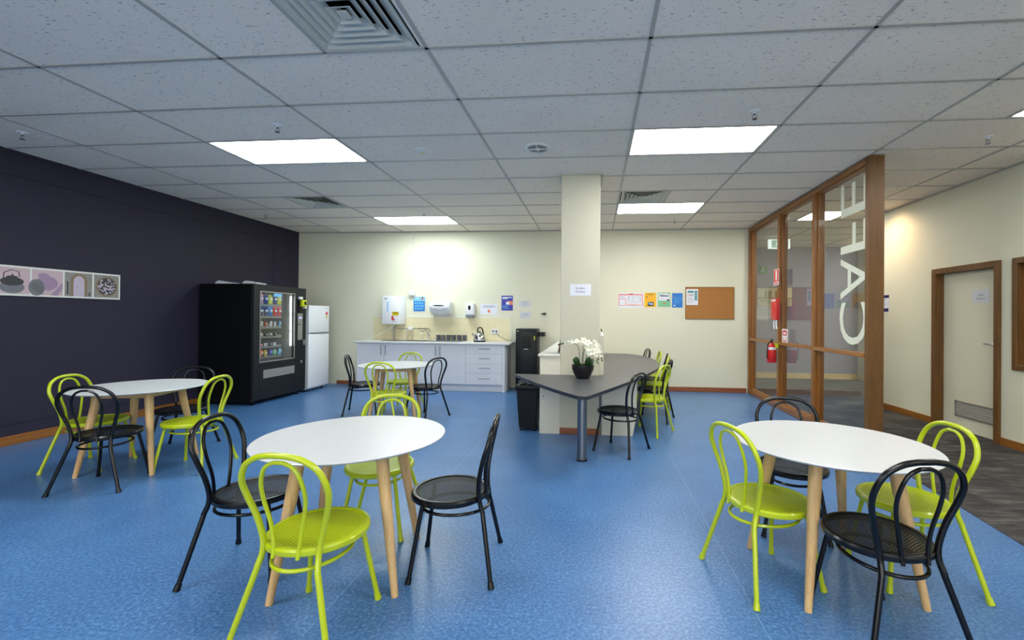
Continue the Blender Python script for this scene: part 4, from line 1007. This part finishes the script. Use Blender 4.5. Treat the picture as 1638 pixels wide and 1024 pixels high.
t = thing('refrigerator', 'white two-door fridge between vending machine and kitchen wall', 'fridge', (-5.10, 7.46, 0), LW)
FW = .60
B(0, FW, .05, .68, .04, 1.56, bev=.006).build('cabinet', 'white_pl', t)
B(0, FW, 0, .048, .07, 1.045, bev=.008, seg=2).build('fridge_door', 'white_pl', t)
B(0, FW, 0, .048, 1.065, 1.56, bev=.008, seg=2).build('freezer_door', 'white_pl', t)
B(.10, .55, -.012, .03, 1.046, 1.064).build('grip_strip', 'grey_pl', t)
mb = MB().lathe([(0, 0), (.03, 0), (.03, .001), (0, .001)], 20, c=(.52, 0, 1.42), mat4=Matrix.Rotation(PI / 2, 4, 'X')); mb.mi = 1; mb.box(.505, .535, -.001, 0, 1.32, 1.39); mb.build('energy_sticker', ['red', 'sticker'], t)
MB().box(.47, .55, -.001, 0, 1.51, 1.52).build('badge', 'inkg', t)
for x in (.06, FW - .06):
    for y in (.1, .6): MB().lathe([(.02, 0), (.02, .04)], 14, c=(x, y, 0)).build('foot', 'dark', t)

# ================================================================== WALL ART (left wall)
t = thing('canvas_print', 'long white-edged canvas of four pink and grey pictures on the purple wall', 'wall art', (XL, 3.89, 1.555), LW)
AW, AH = 1.195, .315
B(0, AW, -.025, 0, 0, AH, bev=.002).build('canvas', 'offwhite', t)
M['a_pink'] = mat('art_pink', rgb(196, 172, 176), .7, var=.1, vscale=12); M['a_grey'] = mat('art_grey', rgb(112, 114, 118), .7, var=.2, vscale=20)
M['a_dark'] = mat('art_dark', rgb(62, 62, 62), .7, var=.1, vscale=20); M['a_mauve'] = mat('art_mauve', rgb(158, 132, 158), .7, var=.1, vscale=15)
M['a_sand'] = mat('art_sand', rgb(134, 116, 92), .7, var=.15, vscale=25); M['a_lil'] = mat('art_lilac', rgb(190, 176, 192), .7); M['a_stone'] = mat('art_stone', rgb(140, 136, 130), .7, var=.25, vscale=30)
def pic(x0, mats, fn):
    mb = MB(); mb.box(x0, x0 + .275, -.0262, -.025, .02, .295); fn(mb, x0); mb.build('picture', mats, t, smooth=False)
def disc(mb, cx, cz, rx, rz, y, n=28, a0=0, a1=2 * PI):
    f = mb.bm.faces.new([mb.bm.verts.new((cx + rx * math.cos(a0 + (a1 - a0) * k / n), y, cz + rz * math.sin(a0 + (a1 - a0) * k / n))) for k in range(n)]); f.material_index = mb.mi
def p1(mb, x):   # teapot and its shadow
    mb.mi = 1; disc(mb, x + .13, .09, .10, .065, -.0264); mb.mi = 2; disc(mb, x + .13, .15, .095, .045, -.0266); disc(mb, x + .13, .19, .05, .02, -.0268)
    mb.tube([(x + .06, -.027, .17), (x + .065, -.027, .235), (x + .12, -.027, .27), (x + .18, -.027, .255), (x + .19, -.027, .20)], .004, 6); mb.box(x + .125, x + .14, -.0272, -.0262, .19, .225)
    mb.box(x, x + .05, -.027, -.0262, .155, .163)
def p2(mb, x):   # folded parasols
    mb.mi = 1; disc(mb, x + .13, .15, .10, .08, -.0264); mb.mi = 2; disc(mb, x + .04, .10, .07, .09, -.0266); mb.mi = 3
    for k in range(7): mb.tube([(x + .002, -.027, .16 - k * .012), (x + .10, -.027, .10 - k * .014)], .0012, 4)
    mb.mi = 4; disc(mb, x + .10, .23, .05, .03, -.0267)
    f = mb.bm.faces.new([mb.bm.verts.new(p) for p in ((x + .16, -.0265, .02), (x + .23, -.0265, .02), (x + .275, -.0265, .10), (x + .275, -.0265, .17))]); f.material_index = 4
def p3(mb, x):   # arched door in stone wall
    mb.mi = 1; disc(mb, x + .14, .20, .085, .085, -.0264); mb.box(x + .055, x + .225, -.02632, -.0262, .02, .20); mb.mi = 2; disc(mb, x + .14, .185, .055, .075, -.0266); mb.box(x + .085, x + .195, -.0267, -.0262, .02, .185)
    mb.mi = 3; disc(mb, x + .12, .13, .005, .005, -.0269); mb.box(x + .02, x + .035, -.0265, -.0262, .04, .19); mb.box(x + .24, x + .255, -.0265, -.0262, .03, .07)
def p4(mb, x):   # bowl of blossoms
    mb.mi = 1; disc(mb, x + .14, .155, .125, .125, -.0264); mb.mi = 2; disc(mb, x + .14, .155, .105, .105, -.0266); mb.mi = 3
    rnd = random.Random(2)
    for k in range(60):
        a_ = rnd.random() * 6.28; r_ = .095 * math.sqrt(rnd.random()); disc(mb, x + .14 + r_ * math.cos(a_), .155 + r_ * math.sin(a_), .010, .010, -.0268 - .00001 * k, 6)
pic(.02, ['a_pink', 'a_grey', 'a_dark'], p1); pic(.312, ['a_pink', 'a_mauve', 'a_grey', 'a_dark', 'a_mauve'], p2)
pic(.605, ['a_stone', 'a_sand', 'a_lil', 'a_dark'], p3); pic(.90, ['a_stone', 'a_sand', 'a_dark', 'a_lil'], p4)
# ================================================================== CHAIRS
def smooth_path(P, n=5):
    P = [Vector(p) for p in P]; out = []
    for i in range(len(P) - 1):
        p0, p1, p2, p3 = P[max(i - 1, 0)], P[i], P[i + 1], P[min(i + 2, len(P) - 1)]
        for k in range(n):
            s = k / n; out.append(.5 * ((2 * p1) + (p2 - p0) * s + (2 * p0 - 5 * p1 + 4 * p2 - p3) * s * s + (3 * p1 - p0 - 3 * p2 + p3) * s ** 3))
    out.append(P[-1]); return out
def make_chair(name, paint, perf):
    t = thing(name, 'x', 'chair')
    SZ = .425
    st = MB().lathe([(.186, SZ - .003), (.196, SZ), (.207, SZ - .003), (.213, SZ - .012), (.212, SZ - .03), (.205, SZ - .036), (.19, SZ - .034), (.186, SZ - .012), (.186, SZ - .003)], 56, cap=False).build('seat', paint, t)
    MB().lathe([(0, SZ - .006), (.187, SZ - .006)], 48, cap=False).build('perforated_panel', perf, st)
    # outer bow
    jx, jz = -.178, .375
    side = [(-.196, .137, .335), (jx, .128, .39), (-.172, .134, .45), (-.18, .158, .54), (-.20, .186, .63), (-.222, .190, .70), (-.238, .160, .765), (-.247, .10, .803), (-.25, .035, .815)]
    pts = smooth_path(side, 5); full = pts + [Vector((p.x, -p.y, p.z)) for p in reversed(pts)]
    MB().tube(full, .0125, 12).build('back_bow', paint, t)
    ins = [(-.208, .056, .385), (-.20, .058, .43), (-.20, .072, .52), (-.214, .094, .62), (-.232, .092, .70), (-.243, .066, .762), (-.248, .022, .787)]
    pts = smooth_path(ins, 5); full = pts + [Vector((p.x, -p.y, p.z)) for p in reversed(pts)]
    MB().tube(full, .0085, 10).build('inner_bow', paint, t)
    for sy in (1, -1):
        lg = MB().tube([(-.193, sy * .133, .345), (-.253, sy * .231, .004)], [.0125, .0118], 12).build('leg', paint, t)
        MB().tube([(-.2485, sy * .2235, .03), (-.254, sy * .232, .0)], [.0140, .0165], 12).build('foot_cap', paint, lg)
    for sy in (1, -1):
        lg = MB().tube(smooth_path([(.12, sy * .125, SZ - .034), (.136, sy * .14, .30), (.177, sy * .185, .004)], 4), .0118, 12).build('leg', paint, t)
        MB().tube([(.1735, sy * .181, .03), (.178, sy * .186, .0)], [.0138, .0160], 12).build('foot_cap', paint, lg)
    ring = [(-.028 + .182 * math.cos(a_ * 2 * PI / 40), .150 * math.sin(a_ * 2 * PI / 40), .335) for a_ in range(40)]
    MB().tube(ring, .0085, 10, closed=True).build('stretcher_ring', paint, t)
    return t
chair_l = make_chair('lime_chair', 'lime', 'lime_perf')
chair_k = make_chair('black_chair', 'black', 'black_perf')
used = set()
def chair(kind, x, y, a, label, group):
    src = chair_l if kind == 'l' else chair_k
    if kind not in used: used.add(kind); c = src
    else: c = copy_tree(src)
    c.location = (x, y, 0); c.rotation_euler = (0, 0, a); c['label'] = label; c['group'] = group
RT, CT, LT, BT, IT = 'chairs at the right table', 'chairs at the centre table', 'chairs at the table by the purple wall', 'chairs at the table by the kitchen', 'chairs along the island table'
chair('l', -1.234, 1.895, 1.514, 'lime green bentwood-style chair nearest the viewer, in front of the centre table', CT)
chair('k', -1.84, 2.28, .142, 'black chair on the left side of the centre table', CT)
chair('k', -.789, 2.395, 3.254, 'black chair seen from the side, right of the centre table', CT)
chair('l', -1.379, 2.747, -1.42, 'lime chair behind the centre table, only its back top and seat showing', CT)
chair('l', .937, 2.464, .333, 'lime chair on the left side of the right-hand table', RT)
chair('k', 1.298, 3.027, -1.813, 'black chair behind the right-hand table near the glass partition', RT)
chair('l', 1.671, 2.553, 3.132, 'lime chair on the right of the right-hand table, next to the carpet', RT)
chair('k', 1.267, 2.112, 1.736, 'black chair in front of the right-hand table, nearest the viewer', RT)
chair('l', -4.49, 3.612, .19, 'lime chair nearest the purple wall, left of the left table', LT)
chair('k', -3.935, 3.25, 1.88, 'black chair in front of the left table by the purple wall', LT)
chair('l', -3.63, 3.674, 3.30, 'lime chair on the right side of the left table', LT)
chair('k', -4.189, 4.124, -1.257, 'black chair behind the left table, in the shadow of the vending machine', LT)
chair('k', -3.255, 6.018, .337, 'black chair at the left of the table before the kitchen bench', BT)
chair('l', -2.578, 5.336, 1.56, 'lime chair in front of the table nearest the kitchen', BT)
chair('l', -2.839, 6.311, -1.682, 'lime chair behind the kitchen table, facing the viewer before the cabinets', BT)
chair('k', -2.332, 5.88, 2.733, 'black chair at the right of the table before the kitchen bench', BT)
chair('k', .245, 4.652, 2.606, 'black chair nearest the steel leg of the island table', IT)
chair('l', .632, 5.455, 2.578, 'nearest lime chair along the island table edge', IT)
for kx, ty, ttx, a, lb in (('k', 6.04, 1.02, 2.80, 'black chair directly behind the nearest lime chair at the island table'), ('l', 6.60, 1.09, 2.9, 'lime chair fourth along the island table'),
                          ('k', 7.105, 1.147, 3.0, 'black chair fifth along the island table'), ('l', 7.66, 1.12, 3.14, 'lime chair sixth along the island table'), ('k', 8.2, .86 + .12, 3.3, 'farthest black chair at the island table, by the cream wall')):
    chair(kx, ttx + .245 * math.cos(a), ty + .245 * math.sin(a), a, lb, IT)

# ================================================================== ROUND TABLES
def make_table():
    t = thing('round_table', 'x', 'table')
    R, ZT = .484, .7217
    MB().lathe([(0, ZT - .018), (R - .05, ZT - .018), (R - .012, ZT - .013), (R - .002, ZT - .006), (R, ZT - .003), (R - .003, ZT), (0, ZT)], 96).build('tabletop', 'table_white', t)
    ap = MB(); ra = .27
    for k in range(4):
        a0 = k * PI / 2; a1 = a0 + PI / 2
        p0 = Vector((ra * math.cos(a0), ra * math.sin(a0), 0)); p1 = Vector((ra * math.cos(a1), ra * math.sin(a1), 0)); d = (p1 - p0).normalized(); n_ = Vector((-d.y, d.x, 0)) * .011
        q = [p0 + n_, p1 + n_, p1 - n_, p0 - n_]; ap.prism([(v_.x, v_.y) for v_ in q], ZT - .075, ZT - .0185)
    ap.build('apron', wood('apron_wood', rgb(190, 150, 96), rgb(216, 182, 130), .45, 'x', coat=.05), t)
    for k in range(4):
        a0 = k * PI / 2; c, s = math.cos(a0), math.sin(a0)
        MB().tube([(.275 * c, .275 * s, ZT - .0185), (.30 * c, .30 * s, ZT - .17), (.408 * c, .408 * s, .0)], [.031, .0305, .0165], 20).build('leg', 'leg_wood', t)
    return t
tb = make_table()
for i, (x, y, a, lb) in enumerate(((-1.307, 2.306, .9965, 'round white table in the centre foreground with splayed timber legs'), (1.261, 2.497, .9094, 'round white table at the right beside the carpeted corridor'),
                                  (-4.097, 3.651, 1.0098, 'round white table at the left by the purple wall'), (-2.677, 5.760, 1.0538, 'round white table in front of the kitchen bench'))):
    c = tb if i == 0 else copy_tree(tb)
    c.location = (x, y, 0); c.rotation_euler = (0, 0, a); c['label'] = lb; c['group'] = 'round white cafe tables'
